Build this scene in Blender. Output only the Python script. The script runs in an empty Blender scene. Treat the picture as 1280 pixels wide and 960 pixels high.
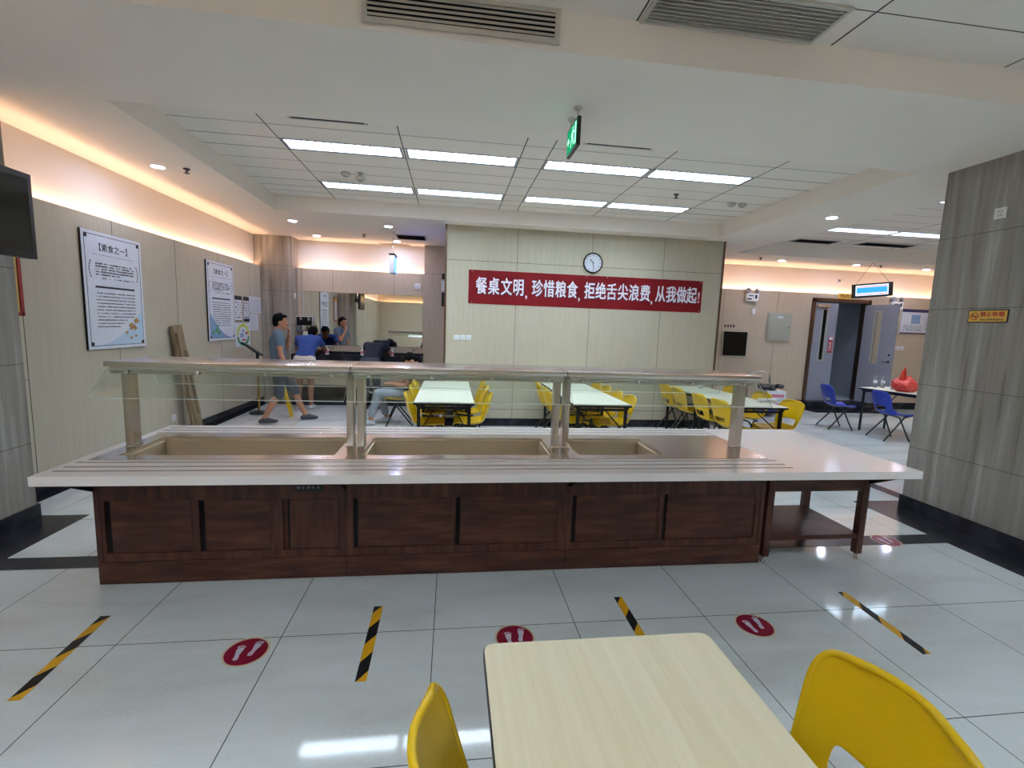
import bpy, bmesh, math, random
from mathutils import Vector, Matrix
random.seed(7)
PI = math.pi
scene = bpy.context.scene
COL = scene.collection
R = math.radians

# ------------------------------------------------------------------ materials
def lin(c):
    return tuple((v/12.92 if v <= .04045 else ((v+.055)/1.055)**2.4) for v in [x/255 for x in c]) + (1,)

class NT:
    def __init__(s, name):
        s.m = bpy.data.materials.new(name); s.m.use_nodes = True
        s.t = s.m.node_tree; s.t.nodes.clear()
        s.out = s.n('ShaderNodeOutputMaterial')
    def n(s, typ, **k):
        nd = s.t.nodes.new(typ)
        for a, v in k.items():
            if a.startswith('i_'):
                key = a[2:]
                nd.inputs[int(key) if key.isdigit() else key.replace('_', ' ')].default_value = v
            else: setattr(nd, a, v)
        return nd
    def l(s, a, b): s.t.links.new(a, b)
    def bsdf(s, **k):
        b = s.n('ShaderNodeBsdfPrincipled'); s.l(b.outputs[0], s.out.inputs[0])
        for a, v in k.items(): b.inputs[a.replace('_', ' ')].default_value = v
        return b
    def coords(s, scale=(1, 1, 1), kind='Object'):
        if kind == 'World':
            g = s.n('ShaderNodeNewGeometry'); src = g.outputs['Position']
        else:
            g = s.n('ShaderNodeTexCoord'); src = g.outputs[kind]
        mp = s.n('ShaderNodeMapping'); mp.inputs['Scale'].default_value = scale
        s.l(src, mp.inputs[0]); return mp.outputs[0]
    def ramp(s, fac, stops):
        r = s.n('ShaderNodeValToRGB'); e = r.color_ramp.elements
        while len(e) < len(stops): e.new(.5)
        for el, (p, c) in zip(e, stops): el.position = p; el.color = c
        s.l(fac, r.inputs[0]); return r.outputs[0]

def plain(name, c, rough=.5, metal=0., spec=.5, noise=.04, scale=20):
    t = NT(name); b = t.bsdf(Roughness=rough, Metallic=metal)
    b.inputs['Specular IOR Level'].default_value = spec
    n = t.n('ShaderNodeTexNoise', i_Scale=scale, i_Detail=3.); t.l(t.coords(), n.inputs['Vector'])
    c = lin(c); d = tuple(x*(1-noise) for x in c[:3])+(1,); e = tuple(min(1, x*(1+noise)) for x in c[:3])+(1,)
    t.l(t.ramp(n.outputs[0], [(.3, d), (.7, e)]), b.inputs['Base Color'])
    return t.m

def emit(name, c, s):
    t = NT(name); e = t.n('ShaderNodeEmission', i_Strength=s); e.inputs[0].default_value = lin(c)
    t.l(e.outputs[0], t.out.inputs[0]); return t.m

def streaky(name, cols, scale, rough, nscale=1., detail=6., spec=.5, kind='World', bump=0):
    t = NT(name); b = t.bsdf(Roughness=rough); b.inputs['Specular IOR Level'].default_value = spec
    n = t.n('ShaderNodeTexNoise', i_Scale=nscale, i_Detail=detail, i_Roughness=.62)
    t.l(t.coords(scale, kind), n.inputs['Vector'])
    k = len(cols)
    t.l(t.ramp(n.outputs[0], [(.3+.4*i/(k-1), lin(c)) for i, c in enumerate(cols)]), b.inputs['Base Color'])
    if bump:
        bp = t.n('ShaderNodeBump', i_Strength=bump, i_Distance=.002); t.l(n.outputs[0], bp.inputs['Height']); t.l(bp.outputs[0], b.inputs['Normal'])
    return t.m

M = {}
def mat_floor():
    t = NT('floor_tile'); b = t.bsdf(Roughness=.07)
    b.inputs['Specular IOR Level'].default_value = .38
    g = t.n('ShaderNodeNewGeometry'); sp = t.n('ShaderNodeSeparateXYZ'); t.l(g.outputs['Position'], sp.inputs[0])
    def line(o, off):
        a = t.n('ShaderNodeMath', operation='SUBTRACT', i_1=off); t.l(o, a.inputs[0])
        w = t.n('ShaderNodeMath', operation='PINGPONG', i_1=.4); t.l(a.outputs[0], w.inputs[0])
        c = t.n('ShaderNodeMath', operation='LESS_THAN', i_1=.0022); t.l(w.outputs[0], c.inputs[0]); return c.outputs[0]
    mx = t.n('ShaderNodeMath', operation='MAXIMUM')
    t.l(line(sp.outputs[0], -1.668+8), mx.inputs[0]); t.l(line(sp.outputs[1], 2.42-8), mx.inputs[1])
    n = t.n('ShaderNodeTexNoise', i_Scale=1., i_Detail=7., i_Roughness=.6, i_Distortion=.6); t.l(t.coords((.9, 3.2, 1), 'World'), n.inputs['Vector'])
    n2 = t.n('ShaderNodeTexNoise', i_Scale=60., i_Detail=2.); t.l(t.coords((1, 1, 1), 'World'), n2.inputs['Vector'])
    ad = t.n('ShaderNodeMath', operation='MULTIPLY_ADD', i_1=.25); t.l(n2.outputs[0], ad.inputs[0]); t.l(n.outputs[0], ad.inputs[2])
    base = t.ramp(ad.outputs[0], [(.38, lin((188, 191, 186))), (.62, lin((201, 206, 204))), (.85, lin((208, 213, 212)))])
    mix = t.n('ShaderNodeMix', data_type='RGBA'); t.l(mx.outputs[0], mix.inputs[0]); t.l(base, mix.inputs[6]); mix.inputs[7].default_value = lin((70, 70, 66))
    t.l(mix.outputs[2], b.inputs['Base Color'])
    return t.m

def mat_glass():
    t = NT('clear_glass')
    tr = t.n('ShaderNodeBsdfTransparent'); tr.inputs[0].default_value = (.95, .975, .955, 1)
    gl = t.n('ShaderNodeBsdfGlossy'); gl.inputs['Roughness'].default_value = .02
    g = t.n('ShaderNodeNewGeometry'); mr = t.n('ShaderNodeMapRange'); mr.inputs[3].default_value = 1.5; mr.inputs[4].default_value = 1/1.5
    f = t.n('ShaderNodeFresnel'); mx = t.n('ShaderNodeMixShader'); t.l(g.outputs['Backfacing'], mr.inputs[0]); t.l(mr.outputs[0], f.inputs['IOR'])
    t.l(f.outputs[0], mx.inputs[0]); t.l(tr.outputs[0], mx.inputs[1]); t.l(gl.outputs[0], mx.inputs[2]); t.l(mx.outputs[0], t.out.inputs[0])
    return t.m

def mat_brushed(name, c, rough=.25, scale=(.6, 90, 90)):
    t = NT(name); b = t.bsdf(Metallic=1., Roughness=rough)
    n = t.n('ShaderNodeTexNoise', i_Scale=6., i_Detail=4.); t.l(t.coords(scale), n.inputs['Vector'])
    r = t.n('ShaderNodeMapRange'); r.inputs[3].default_value = rough*.9; r.inputs[4].default_value = rough*1.12
    b.inputs['Roughness'].default_value = rough
    cl = lin(c); d = tuple(x*.96 for x in cl[:3])+(1,)
    t.l(t.ramp(n.outputs[0], [(.3, d), (.7, cl)]), b.inputs['Base Color'])
    return t.m

def mat_stripes(name, c1, c2, width=.16, slope=1.):
    t = NT(name); b = t.bsdf(Roughness=.45)
    tc = t.n('ShaderNodeTexCoord'); sp = t.n('ShaderNodeSeparateXYZ'); t.l(tc.outputs['Object'], sp.inputs[0])
    m = t.n('ShaderNodeMath', operation='MULTIPLY_ADD', i_1=slope); t.l(sp.outputs[0], m.inputs[0]); t.l(sp.outputs[1], m.inputs[2])
    md = t.n('ShaderNodeMath', operation='FLOORED_MODULO', i_1=2*width); t.l(m.outputs[0], md.inputs[0])
    lt = t.n('ShaderNodeMath', operation='LESS_THAN', i_1=width); t.l(md.outputs[0], lt.inputs[0])
    mix = t.n('ShaderNodeMix', data_type='RGBA'); t.l(lt.outputs[0], mix.inputs[0]); mix.inputs[6].default_value = lin(c1); mix.inputs[7].default_value = lin(c2)
    t.l(mix.outputs[2], b.inputs['Base Color']); return t.m

def mat_maple(name, warm=1.):
    t = NT(name); b = t.bsdf(Roughness=.38)
    tc = t.n('ShaderNodeTexCoord'); sp = t.n('ShaderNodeSeparateXYZ'); t.l(tc.outputs['Object'], sp.inputs[0])
    pl = t.n('ShaderNodeMath', operation='MULTIPLY', i_1=11.); t.l(sp.outputs[0], pl.inputs[0])
    fl = t.n('ShaderNodeMath', operation='FLOOR'); t.l(pl.outputs[0], fl.inputs[0])
    wn = t.n('ShaderNodeTexWhiteNoise', noise_dimensions='1D'); t.l(fl.outputs[0], wn.inputs['W'])
    n = t.n('ShaderNodeTexNoise', i_Scale=2., i_Detail=6., i_Roughness=.6, i_Distortion=.2); t.l(t.coords((30, 1.1, 1)), n.inputs['Vector'])
    ad = t.n('ShaderNodeMath', operation='MULTIPLY_ADD', i_1=.22); t.l(wn.outputs[0], ad.inputs[0]); t.l(n.outputs[0], ad.inputs[2])
    a, c, d = (212, 198, 158), (221, 209, 174), (229, 218, 187)
    t.l(t.ramp(ad.outputs[0], [(.25, lin(a)), (.6, lin(c)), (1., lin(d))]), b.inputs['Base Color']); return t.m

def setup_mats():
    M['floor'] = mat_floor()
    M['black_stone'] = streaky('black_stone', [(22, 22, 26), (38, 38, 44), (60, 60, 68)], (3, 3, 3), .25, 1.5, spec=.25)
    M['ceiling'] = plain('ceiling_paint', (244, 234, 222), .8, noise=.01, scale=3)
    M['tile'] = plain('ceiling_tile', (240, 231, 220), .9, noise=.05, scale=220)
    M['seam'] = plain('seam_dark', (70, 68, 62), .8)
    M['upper'] = plain('upper_wall_paint', (226, 220, 214), .8, noise=.01, scale=3)
    M['panel'] = streaky('beige_laminate', [(184, 175, 154), (188, 180, 159), (193, 185, 165)], (14, 14, .7), .42, 3., spec=.3)
    M['panel_back'] = streaky('mauve_laminate', [(188, 171, 150), (194, 177, 156), (200, 184, 164)], (14, 14, .7), .42, 3., spec=.3)
    M['stone'] = streaky('striped_stone', [(100, 93, 84), (140, 133, 124), (152, 147, 139), (178, 174, 167)], (7, 7, .35), .45, 1.6, 9., spec=.3)
    M['walnut'] = streaky('walnut_veneer', [(52, 28, 21), (76, 43, 32), (102, 62, 46)], (1.3, 3, 9), .4, 2.2, 9., spec=.35, bump=.1)
    M['walnut_v'] = streaky('walnut_veneer_upright', [(52, 28, 21), (76, 43, 32), (100, 60, 45)], (9, 3, 1.3), .4, 2.2, 9., spec=.35, bump=.1)
    M['worktop'] = plain('white_worktop', (232, 226, 222), .14, noise=.01, scale=8)
    M['steel'] = mat_brushed('brushed_steel', (206, 201, 195), .2)
    M['steel_v'] = mat_brushed('brushed_steel_upright', (190, 180, 168), .3, (60, 60, 1))
    M['steel_well'] = mat_brushed('satin_steel', (214, 196, 168), .5, (2, 30, 30)); M['steel_well'].node_tree.nodes['Principled BSDF'].inputs['Metallic'].default_value = .55
    M['chrome'] = mat_brushed('polished_metal', (225, 225, 225), .1)
    M['glass'] = mat_glass()
    M['glass_edge'] = plain('glass_edge', (236, 246, 238), .2)
    M['black'] = plain('black_paint', (18, 18, 19), .4)
    M['black_gloss'] = plain('black_gloss', (10, 10, 12), .12)
    M['yellow'] = plain('yellow_plastic', (226, 184, 6), .33, noise=.02)
    M['blue'] = plain('blue_plastic', (34, 62, 176), .33, noise=.02)
    M['maple'] = mat_maple('maple_laminate')
    M['pale_top'] = plain('pale_laminate', (222, 222, 204), .35, noise=.02, scale=6)
    M['white'] = plain('white_plastic', (232, 232, 230), .35)
    M['paper'] = plain('white_paper', (214, 218, 226), .7)
    M['ink'] = plain('black_ink', (30, 30, 34), .7)
    M['grey_ink'] = plain('grey_ink', (120, 128, 140), .7)
    M['red_cloth'] = streaky('red_banner_cloth', [(158, 16, 26), (172, 20, 32), (182, 26, 38)], (1.2, 1, 3), .6, 1.)
    M['banner_white'] = plain('banner_lettering', (240, 226, 236), .6)
    M['banner_shade'] = plain('banner_outline', (70, 30, 70), .6)
    M['tape'] = mat_stripes('hazard_tape', (214, 158, 24), (22, 22, 24), .135, -1.5)
    M['sticker_red'] = plain('sticker_red', (132, 22, 48), .35)
    M['sticker_pale'] = plain('sticker_pale', (196, 180, 150), .4)
    M['sticker_foot'] = plain('sticker_footprint', (186, 180, 194), .4)
    M['mirror'] = None
    t = NT('mirror_glass'); b = t.bsdf(Metallic=1., Roughness=.01); b.inputs['Base Color'].default_value = (.86, .87, .85, 1); M['mirror'] = t.m
    M['light'] = emit('lamp_diffuser', (216, 234, 252), 22.)
    M['light_added'] = emit('added_lamp_diffuser', (226, 240, 255), 5.)
    M['down'] = emit('downlight_lens', (214, 222, 255), 130.)
    M['cove'] = emit('cove_strip', (255, 205, 165), 32.)
    M['exit_green'] = emit('exit_green', (30, 170, 110), .5)
    M['exit_white'] = emit('exit_white', (170, 255, 215), .9)
    M['blue_glow'] = emit('blue_sign_face', (50, 90, 250), 5.)
    M['sign_glow'] = emit('lit_sign_face', (200, 222, 245), .8)
    M['sign_cyan'] = emit('lit_sign_blue', (60, 160, 215), .7)
    M['sign_pink'] = emit('lit_sign_pink', (225, 110, 150), .7)
    M['louvre'] = plain('louvre_blades', (130, 142, 154), .35)
    M['dark'] = plain('vent_dark', (14, 14, 14), .9)
    M['vent'] = plain('vent_enamel', (200, 193, 180), .5)
    M['door_grey'] = plain('door_grey', (142, 146, 160), .5, noise=.02)
    M['door_frame'] = mat_brushed('door_frame_metal', (120, 96, 84), .35, (60, 60, 1))
    M['bronze'] = mat_brushed('bronze_trim', (130, 108, 90), .35, (60, 60, 1))
    M['box_grey'] = plain('box_enamel', (170, 170, 156), .5)
    M['amber'] = plain('amber_plate', (226, 176, 70), .4)
    M['red_ink'] = plain('red_ink', (176, 36, 24), .5)
    M['skin'] = plain('skin', (176, 122, 94), .6, noise=.05, scale=30)
    M['skin_dark'] = plain('skin_tan', (146, 98, 74), .6, noise=.05, scale=30)
    M['hair'] = plain('black_hair', (12, 11, 11), .9, spec=.15, noise=.3, scale=80)
    M['tee_grey'] = plain('tee_grey_blue', (92, 112, 128), .9, noise=.06, scale=14)
    M['polo_blue'] = plain('polo_blue', (44, 72, 138), .9, noise=.06, scale=14)
    M['tee_navy'] = plain('tee_navy', (16, 20, 42), .9, noise=.08, scale=14)
    M['denim'] = plain('dark_shorts', (58, 66, 80), .9, noise=.08, scale=20)
    M['cream'] = plain('cream_shorts', (206, 198, 184), .9)
    M['grey_trousers'] = plain('grey_trousers', (140, 146, 156), .9, noise=.08, scale=20)
    M['shoe_grey'] = plain('shoe_grey', (176, 180, 184), .7)
    M['shoe_dark'] = plain('shoe_dark', (58, 62, 70), .7)
    M['sole'] = plain('rubber_sole', (210, 210, 205), .7)
    M['wood_board'] = streaky('weathered_board', [(104, 86, 62), (134, 116, 88), (152, 134, 104)], (6, 6, .6), .8, 3.)
    M['red_bag'] = None
    t = NT('thin_red_plastic'); b = t.bsdf(Roughness=.3); b.inputs['Base Color'].default_value = lin((232, 70, 60)); b.inputs['Transmission Weight'].default_value = .15
    n = t.n('ShaderNodeTexNoise', i_Scale=16., i_Detail=4.); bp = t.n('ShaderNodeBump', i_Strength=.8, i_Distance=.02); t.l(t.coords(), n.inputs['Vector']); t.l(n.outputs[0], bp.inputs['Height']); t.l(bp.outputs[0], b.inputs['Normal']); M['red_bag'] = t.m
    M['bottle'] = None
    t = NT('clear_plastic'); b = t.bsdf(Roughness=.05); b.inputs['Transmission Weight'].default_value = .9; b.inputs['IOR'].default_value = 1.33; b.inputs['Base Color'].default_value = (.9, .95, 1, 1); M['bottle'] = t.m
    M['pink'] = plain('pink_label', (214, 120, 140), .5)
    M['blue_art'] = plain('poster_blue', (132, 160, 196), .7)
    M['tan_art'] = plain('poster_tan', (190, 138, 84), .7)
    M['green'] = plain('poster_green', (70, 150, 84), .7)
    M['lime'] = plain('poster_lime', (190, 208, 70), .7)
    M['red_frame'] = plain('red_frame', (150, 40, 34), .5)
    M['gold'] = plain('gold_paper', (226, 190, 110), .6)
    M['sky'] = plain('poster_sky', (180, 204, 222), .7)
    M['navy'] = plain('poster_navy', (46, 42, 84), .6)
    M['corridor'] = plain('corridor_wall', (160, 168, 178), .7)
    M['brass'] = mat_brushed('brass', (190, 150, 70), .3, (60, 60, 1))
setup_mats()

# ------------------------------------------------------------------ mesh helpers
def bm_new(): return bmesh.new()

def box(bm, x0, x1, y0, y1, z0, z1, mi=0, bev=0., mat=None):
    vs = [bm.verts.new((x, y, z)) for x in (x0, x1) for y in (y0, y1) for z in (z0, z1)]
    idx = [(0, 1, 3, 2), (4, 6, 7, 5), (0, 4, 5, 1), (2, 3, 7, 6), (0, 2, 6, 4), (1, 5, 7, 3)]
    fs = [bm.faces.new([vs[i] for i in f]) for f in idx]
    for f in fs: f.material_index = mi
    if mat is not None:
        for v in vs: v.co = mat @ v.co
    if bev > 0:
        es = list({e for f in fs for e in f.edges})
        r = bmesh.ops.bevel(bm, geom=es, offset=bev, segments=2, affect='EDGES', profile=.6)
        for f in r['faces']: f.material_index = mi
    return vs

def cyl(bm, p0, p1, r0, r1=None, n=16, mi=0, cap=True):
    p0, p1 = Vector(p0), Vector(p1); r1 = r0 if r1 is None else r1
    d = (p1-p0).normalized(); a = d.orthogonal().normalized(); b = d.cross(a)
    A = [bm.verts.new(p0+(a*math.cos(2*PI*i/n)+b*math.sin(2*PI*i/n))*r0) for i in range(n)]
    B = [bm.verts.new(p1+(a*math.cos(2*PI*i/n)+b*math.sin(2*PI*i/n))*r1) for i in range(n)]
    for i in range(n):
        f = bm.faces.new((A[i], A[(i+1) % n], B[(i+1) % n], B[i])); f.material_index = mi
    if cap:
        f = bm.faces.new(A[::-1]); f.material_index = mi
        f = bm.faces.new(B); f.material_index = mi

def tube(bm, pts, r, n=10, mi=0, closed=False):
    pts = [Vector(p) for p in pts]; k = len(pts); rings = []; prev = None
    for i, p in enumerate(pts):
        if closed: t = (pts[(i+1) % k]-pts[i-1])
        else: t = pts[min(i+1, k-1)]-pts[max(i-1, 0)]
        t.normalize()
        a = t.orthogonal().normalized() if prev is None else (prev-t*prev.dot(t)).normalized()
        prev = a; b = t.cross(a)
        rr = r[i] if isinstance(r, (list, tuple)) else r
        rings.append([bm.verts.new(p+(a*math.cos(2*PI*j/n)+b*math.sin(2*PI*j/n))*rr) for j in range(n)])
    for i in range(k if closed else k-1):
        A, B = rings[i], rings[(i+1) % k]
        for j in range(n):
            f = bm.faces.new((A[j], A[(j+1) % n], B[(j+1) % n], B[j])); f.material_index = mi
    if not closed:
        f = bm.faces.new(rings[0][::-1]); f.material_index = mi
        f = bm.faces.new(rings[-1]); f.material_index = mi

def lathe(bm, prof, c=(0, 0, 0), n=24, mi=0, mat=None):
    c = Vector(c); rings = []
    for r, z in prof:
        rings.append([bm.verts.new(c+Vector((max(r, 1e-4)*math.cos(2*PI*j/n), max(r, 1e-4)*math.sin(2*PI*j/n), z))) for j in range(n)])
    for A, B in zip(rings, rings[1:]):
        for j in range(n):
            f = bm.faces.new((A[j], A[(j+1) % n], B[(j+1) % n], B[j])); f.material_index = mi
    f = bm.faces.new(rings[0][::-1]); f.material_index = mi
    f = bm.faces.new(rings[-1]); f.material_index = mi
    if mat is not None:
        for rg in rings:
            for v in rg: v.co = mat @ v.co

def prism(bm, poly, depth, mi=0, mat=None):
    """polygon in local xy extruded by depth in z, then transformed"""
    A = [bm.verts.new((x, y, 0)) for x, y in poly]; B = [bm.verts.new((x, y, depth)) for x, y in poly]
    n = len(poly)
    f = bm.faces.new(A[::-1]); f.material_index = mi
    f = bm.faces.new(B); f.material_index = mi
    for i in range(n):
        f = bm.faces.new((A[i], A[(i+1) % n], B[(i+1) % n], B[i])); f.material_index = mi
    if mat is not None:
        for v in A+B: v.co = mat @ v.co

def ellipsoid(bm, c, r, mi=0, seg=16, rot=None):
    m = Matrix.Translation(Vector(c)) @ (rot.to_4x4() if rot is not None else Matrix.Identity(4)) @ Matrix.Diagonal((*r, 1))
    res = bmesh.ops.create_uvsphere(bm, u_segments=seg, v_segments=max(6, seg//2), radius=1, matrix=m)
    for v in res['verts']:
        for f in v.link_faces: f.material_index = mi

def obj(name, bm, mats, parent=None, smooth=True, ang=.6, loc=None):
    bmesh.ops.recalc_face_normals(bm, faces=bm.faces)
    me = bpy.data.meshes.new(name); bm.to_mesh(me); bm.free()
    for m in (mats if isinstance(mats, (list, tuple)) else [mats]):
        me.materials.append(M[m] if isinstance(m, str) else m)
    if smooth:
        me.shade_smooth(); me.set_sharp_from_angle(angle=ang)
    o = bpy.data.objects.new(name, me); COL.objects.link(o)
    if parent is not None: o.parent = parent
    if loc is not None: o.location = loc
    return o

def tag(o, label, cat, group=None, kind=None):
    o['label'] = label; o['category'] = cat
    if group: o['group'] = group
    if kind: o['kind'] = kind
    return o

def thing(name, label, cat, loc=(0, 0, 0), rz=0., group=None, kind=None):
    o = bpy.data.objects.new(name, None); COL.objects.link(o)
    o.empty_display_size = .1
    o.location = loc; o.rotation_euler = (0, 0, rz); return tag(o, label, cat, group, kind)

def struct(name, bm, mats, label=None, parent=None, smooth=False, loc=None):
    o = obj(name, bm, mats, parent, smooth, loc=loc)
    if parent is None: o['kind'] = 'structure'
    if label: o['label'] = label
    return o

def dup(root, loc, rz, label, group=None):
    r = root.copy(); COL.objects.link(r); r.location = loc; r.rotation_euler = (0, 0, rz); r['label'] = label
    if group: r['group'] = group
    for ch in list(root.children):
        c = ch.copy(); COL.objects.link(c); c.parent = r
        for g in list(ch.children):
            d = g.copy(); COL.objects.link(d); d.parent = c
    return r

def text_obj(name, body, size, mat, parent, loc, rot, sx=1., sy=1., ext=.001, off=0., align='CENTER', space=1.):
    cu = bpy.data.curves.new(name, 'FONT'); cu.body = body; cu.size = size; cu.extrude = ext
    cu.align_x = align; cu.align_y = 'CENTER'; cu.space_character = space; cu.resolution_u = 3
    tmp = bpy.data.objects.new(name+'_curve', cu); COL.objects.link(tmp)
    dg = bpy.context.evaluated_depsgraph_get(); me = bpy.data.meshes.new_from_object(tmp.evaluated_get(dg))
    bpy.data.objects.remove(tmp); bpy.data.curves.remove(cu)
    me.transform(Matrix.Diagonal((sx, sy, 1, 1)))
    if off > 0:      # heavier strokes: the glyph joined with slightly shifted copies of itself
        b = bmesh.new(); b.from_mesh(me); g0 = b.verts[:]+b.edges[:]+b.faces[:]
        for k in range(8):
            d = bmesh.ops.duplicate(b, geom=g0); vv = [e for e in d['geom'] if isinstance(e, bmesh.types.BMVert)]
            for v in vv: v.co.x += off*math.cos(k*PI/4); v.co.y += off*math.sin(k*PI/4); v.co.z += 1e-5*(k+1)
        b.to_mesh(me); b.free()
    me.materials.clear(); me.materials.append(M[mat])
    me.name = name
    o = bpy.data.objects.new(name, me); COL.objects.link(o); o.parent = parent
    o.location = loc; o.rotation_euler = rot
    return o

# ------------------------------------------------------------------ camera
cam = bpy.data.cameras.new('camera'); co = bpy.data.objects.new('camera', cam); COL.objects.link(co)
p_, r_, y_ = .1244, .0357, .1316
fw = Vector((math.sin(y_)*math.cos(p_), math.cos(y_)*math.cos(p_), -math.sin(p_)))
rt = Vector((math.cos(y_), -math.sin(y_), 0)); up = rt.cross(fw)
rt2 = math.cos(r_)*rt+math.sin(r_)*up; up2 = -math.sin(r_)*rt+math.cos(r_)*up
mw = Matrix((rt2, up2, -fw)).transposed().to_4x4(); mw.translation = (0, 0, 1.6852)
co.matrix_world = mw
cam.sensor_width = 36; cam.lens = 581.787*36/1280; cam.clip_start = .05
scene.camera = co

# ------------------------------------------------------------------ the setting
ZS, ZT = 3.24, 3.45           # soffit and tile heights
XL, YB, XR, YF = -3.68, 9.95, 13., -5.
bm = bm_new(); box(bm, -3.9, XR+.1, YF-.1, 13.4, -.12, 0)
struct('floor', bm, 'floor')

def strip(bm, x0, x1, y0, y1, h=.0015): box(bm, x0, x1, y0, y1, 0, h)
# dark inlay bands
bm = bm_new()
strip(bm, -2.96, 4.17, 3.225, 3.385)
strip(bm, -3.28, -2.96, 3.05, 3.98); strip(bm, XL, -2.96, 3.98, 4.12); strip(bm, XL, -3.57, 4.12, 9.7); strip(bm, -3.28, -2.96, YF, 3.05)
strip(bm, 4.17, 4.56, 1.8, 4.0); strip(bm, 4.17, 5.6, 4.0, 4.16); strip(bm, 4.78, 4.94, 4.16, 9.8); strip(bm, -3.5, -.13, 9.55, 9.7)
struct('trim_1', bm, 'black_stone', 'black stone bands set in the pale tiled floor')

# ceiling soffit with two recesses
xs = [-3.95, -2.58, 4.30, 5.45, 12.2, XR+.1]; ys = [2.81, 4.05, 7.40, 8.65, 10.2]
bm = bm_new()
for i in range(5):
    for j in range(4):
        if (i == 1 and j == 1) or (i == 3 and j in (1, 2)): continue
        box(bm, xs[i], xs[i+1], ys[j], ys[j+1], ZS, ZS+.45)
struct('ceiling', bm, 'ceiling')

def tiled(name, x0, x1, y0, y1, z, xl, yl, holes=()):
    """tile plate with dark joint lines; openings left out for the recessed lamps"""
    bm = bm_new()
    ex = sorted({x0, x1} | {h[0] for h in holes} | {h[1] for h in holes}); ey = sorted({y0, y1} | {h[2] for h in holes} | {h[3] for h in holes})
    for a, b in zip(ex, ex[1:]):
        for c, d in zip(ey, ey[1:]):
            mx, my = (a+b)/2, (c+d)/2
            if any(h[0] < mx < h[1] and h[2] < my < h[3] for h in holes): continue
            box(bm, a, b, c, d, z, z+.05)
    def seg(lo, hi, cuts):
        out = []; cur = lo
        for a, b in sorted(cuts):
            if a > cur: out.append((cur, min(a, hi)))
            cur = max(cur, b)
        if cur < hi: out.append((cur, hi))
        return out
    for x in xl:
        for a, b in seg(y0, y1, [(h[2], h[3]) for h in holes if h[0] < x < h[1]]): box(bm, x-.005, x+.005, a, b, z-.0015, z, 1)
    for y, w in yl:
        for a, b in seg(x0, x1, [(h[0], h[1]) for h in holes if h[2] < y < h[3]]): box(bm, a, b, y-w, y+w, z-.0012, z, 1)
    return struct(name, bm, ['tile', 'seam'])

LA = [(-1.72, -.56, 5.16, 5.42), (-.50, .66, 5.16, 5.42), (.98, 2.14, 5.16, 5.42), (2.20, 3.36, 5.16, 5.42),
      (-1.72, -.56, 6.58, 6.84), (-.50, .66, 6.58, 6.84), (.98, 2.14, 6.58, 6.84), (2.20, 3.36, 6.58, 6.84)]
tiled('ceiling', -2.58, 4.30, 4.05, 7.40, ZT, [-1.74, -.53, .68, .96, 2.17, 3.38],
      [(4.45, .002), (4.80, .0025), (5.14, .004), (5.44, .004), (5.80, .002), (6.15, .0025), (6.56, .004), (6.86, .004), (7.13, .002)], LA)
ZR = 3.5
LB = [(6.35, 7.51, 7.27, 7.53), (7.57, 8.73, 7.27, 7.53), (9.95, 11.11, 7.27, 7.53), (6.35, 7.51, 5.4, 5.66), (7.57, 8.73, 5.4, 5.66)]
tiled('ceiling', 5.45, 12.2, 4.05, 8.65, ZR, [6.33, 7.54, 8.75, 9.93, 11.13], [(4.5+.36*i, .002) for i in range(12)], LB)
LC = [(x, x+1.16, y, y+.26) for y in (.2, -1.6, -3.4) for x in (-3.0, -1.2, 2.6, 4.6, 7.4)]  # troffers out of view, added to brighten the counter front and beam
tiled('ceiling', -3.95, XR+.1, YF-.1, 2.81, ZT, [-3.75, -2.62, -1.42, -.2, 1.02, 2.26, 3.5, 4.74, 5.98, 7.22],
      [(2.50-.6*i, .003) for i in range(12)], LC)

# walls ------------------------------------------------------------
def wall_panel_lines(bm, axis, c, d, lines, z0, z1, w=.003):
    for v in lines:
        if axis == 'x': box(bm, min(c, c+d), max(c, c+d), v-w, v+w, z0, z1, 1)
        else: box(bm, v-w, v+w, min(c, c+d), max(c, c+d), z0, z1, 1)
bm = bm_new(); box(bm, XL-.03, XL, YF, YB, 0, 2.66)
wall_panel_lines(bm, 'x', XL, .0012, [4.57-1.2*i for i in range(1, 8)]+[4.57, 5.73, 6.89, 8.05, 9.2], 0, 2.66)
box(bm, XL, XL+.0012, YF, 4.57, 1.06, 1.065, 1)
struct('wall_left', bm, ['panel', 'seam'])
bm = bm_new(); box(bm, -3.86, -3.79, YF, 10.2, 0, ZT); struct('wall_left', bm, 'upper')
bm = bm_new(); box(bm, XL, XL+.012, 4.1, YB, 0, .13); struct('baseboard_left', bm, 'black_stone')

bm = bm_new(); box(bm, -3.7, -.13, YB, YB+.03, 0, 2.68)
wall_panel_lines(bm, 'y', YB, -.0012, [-2.4, -1.2], 2.22, 2.68); wall_panel_lines(bm, 'y', YB, -.0012, [-3.0, -.62], 0, 2.68)
struct('wall_back', bm, ['panel_back', 'seam'])
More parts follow.
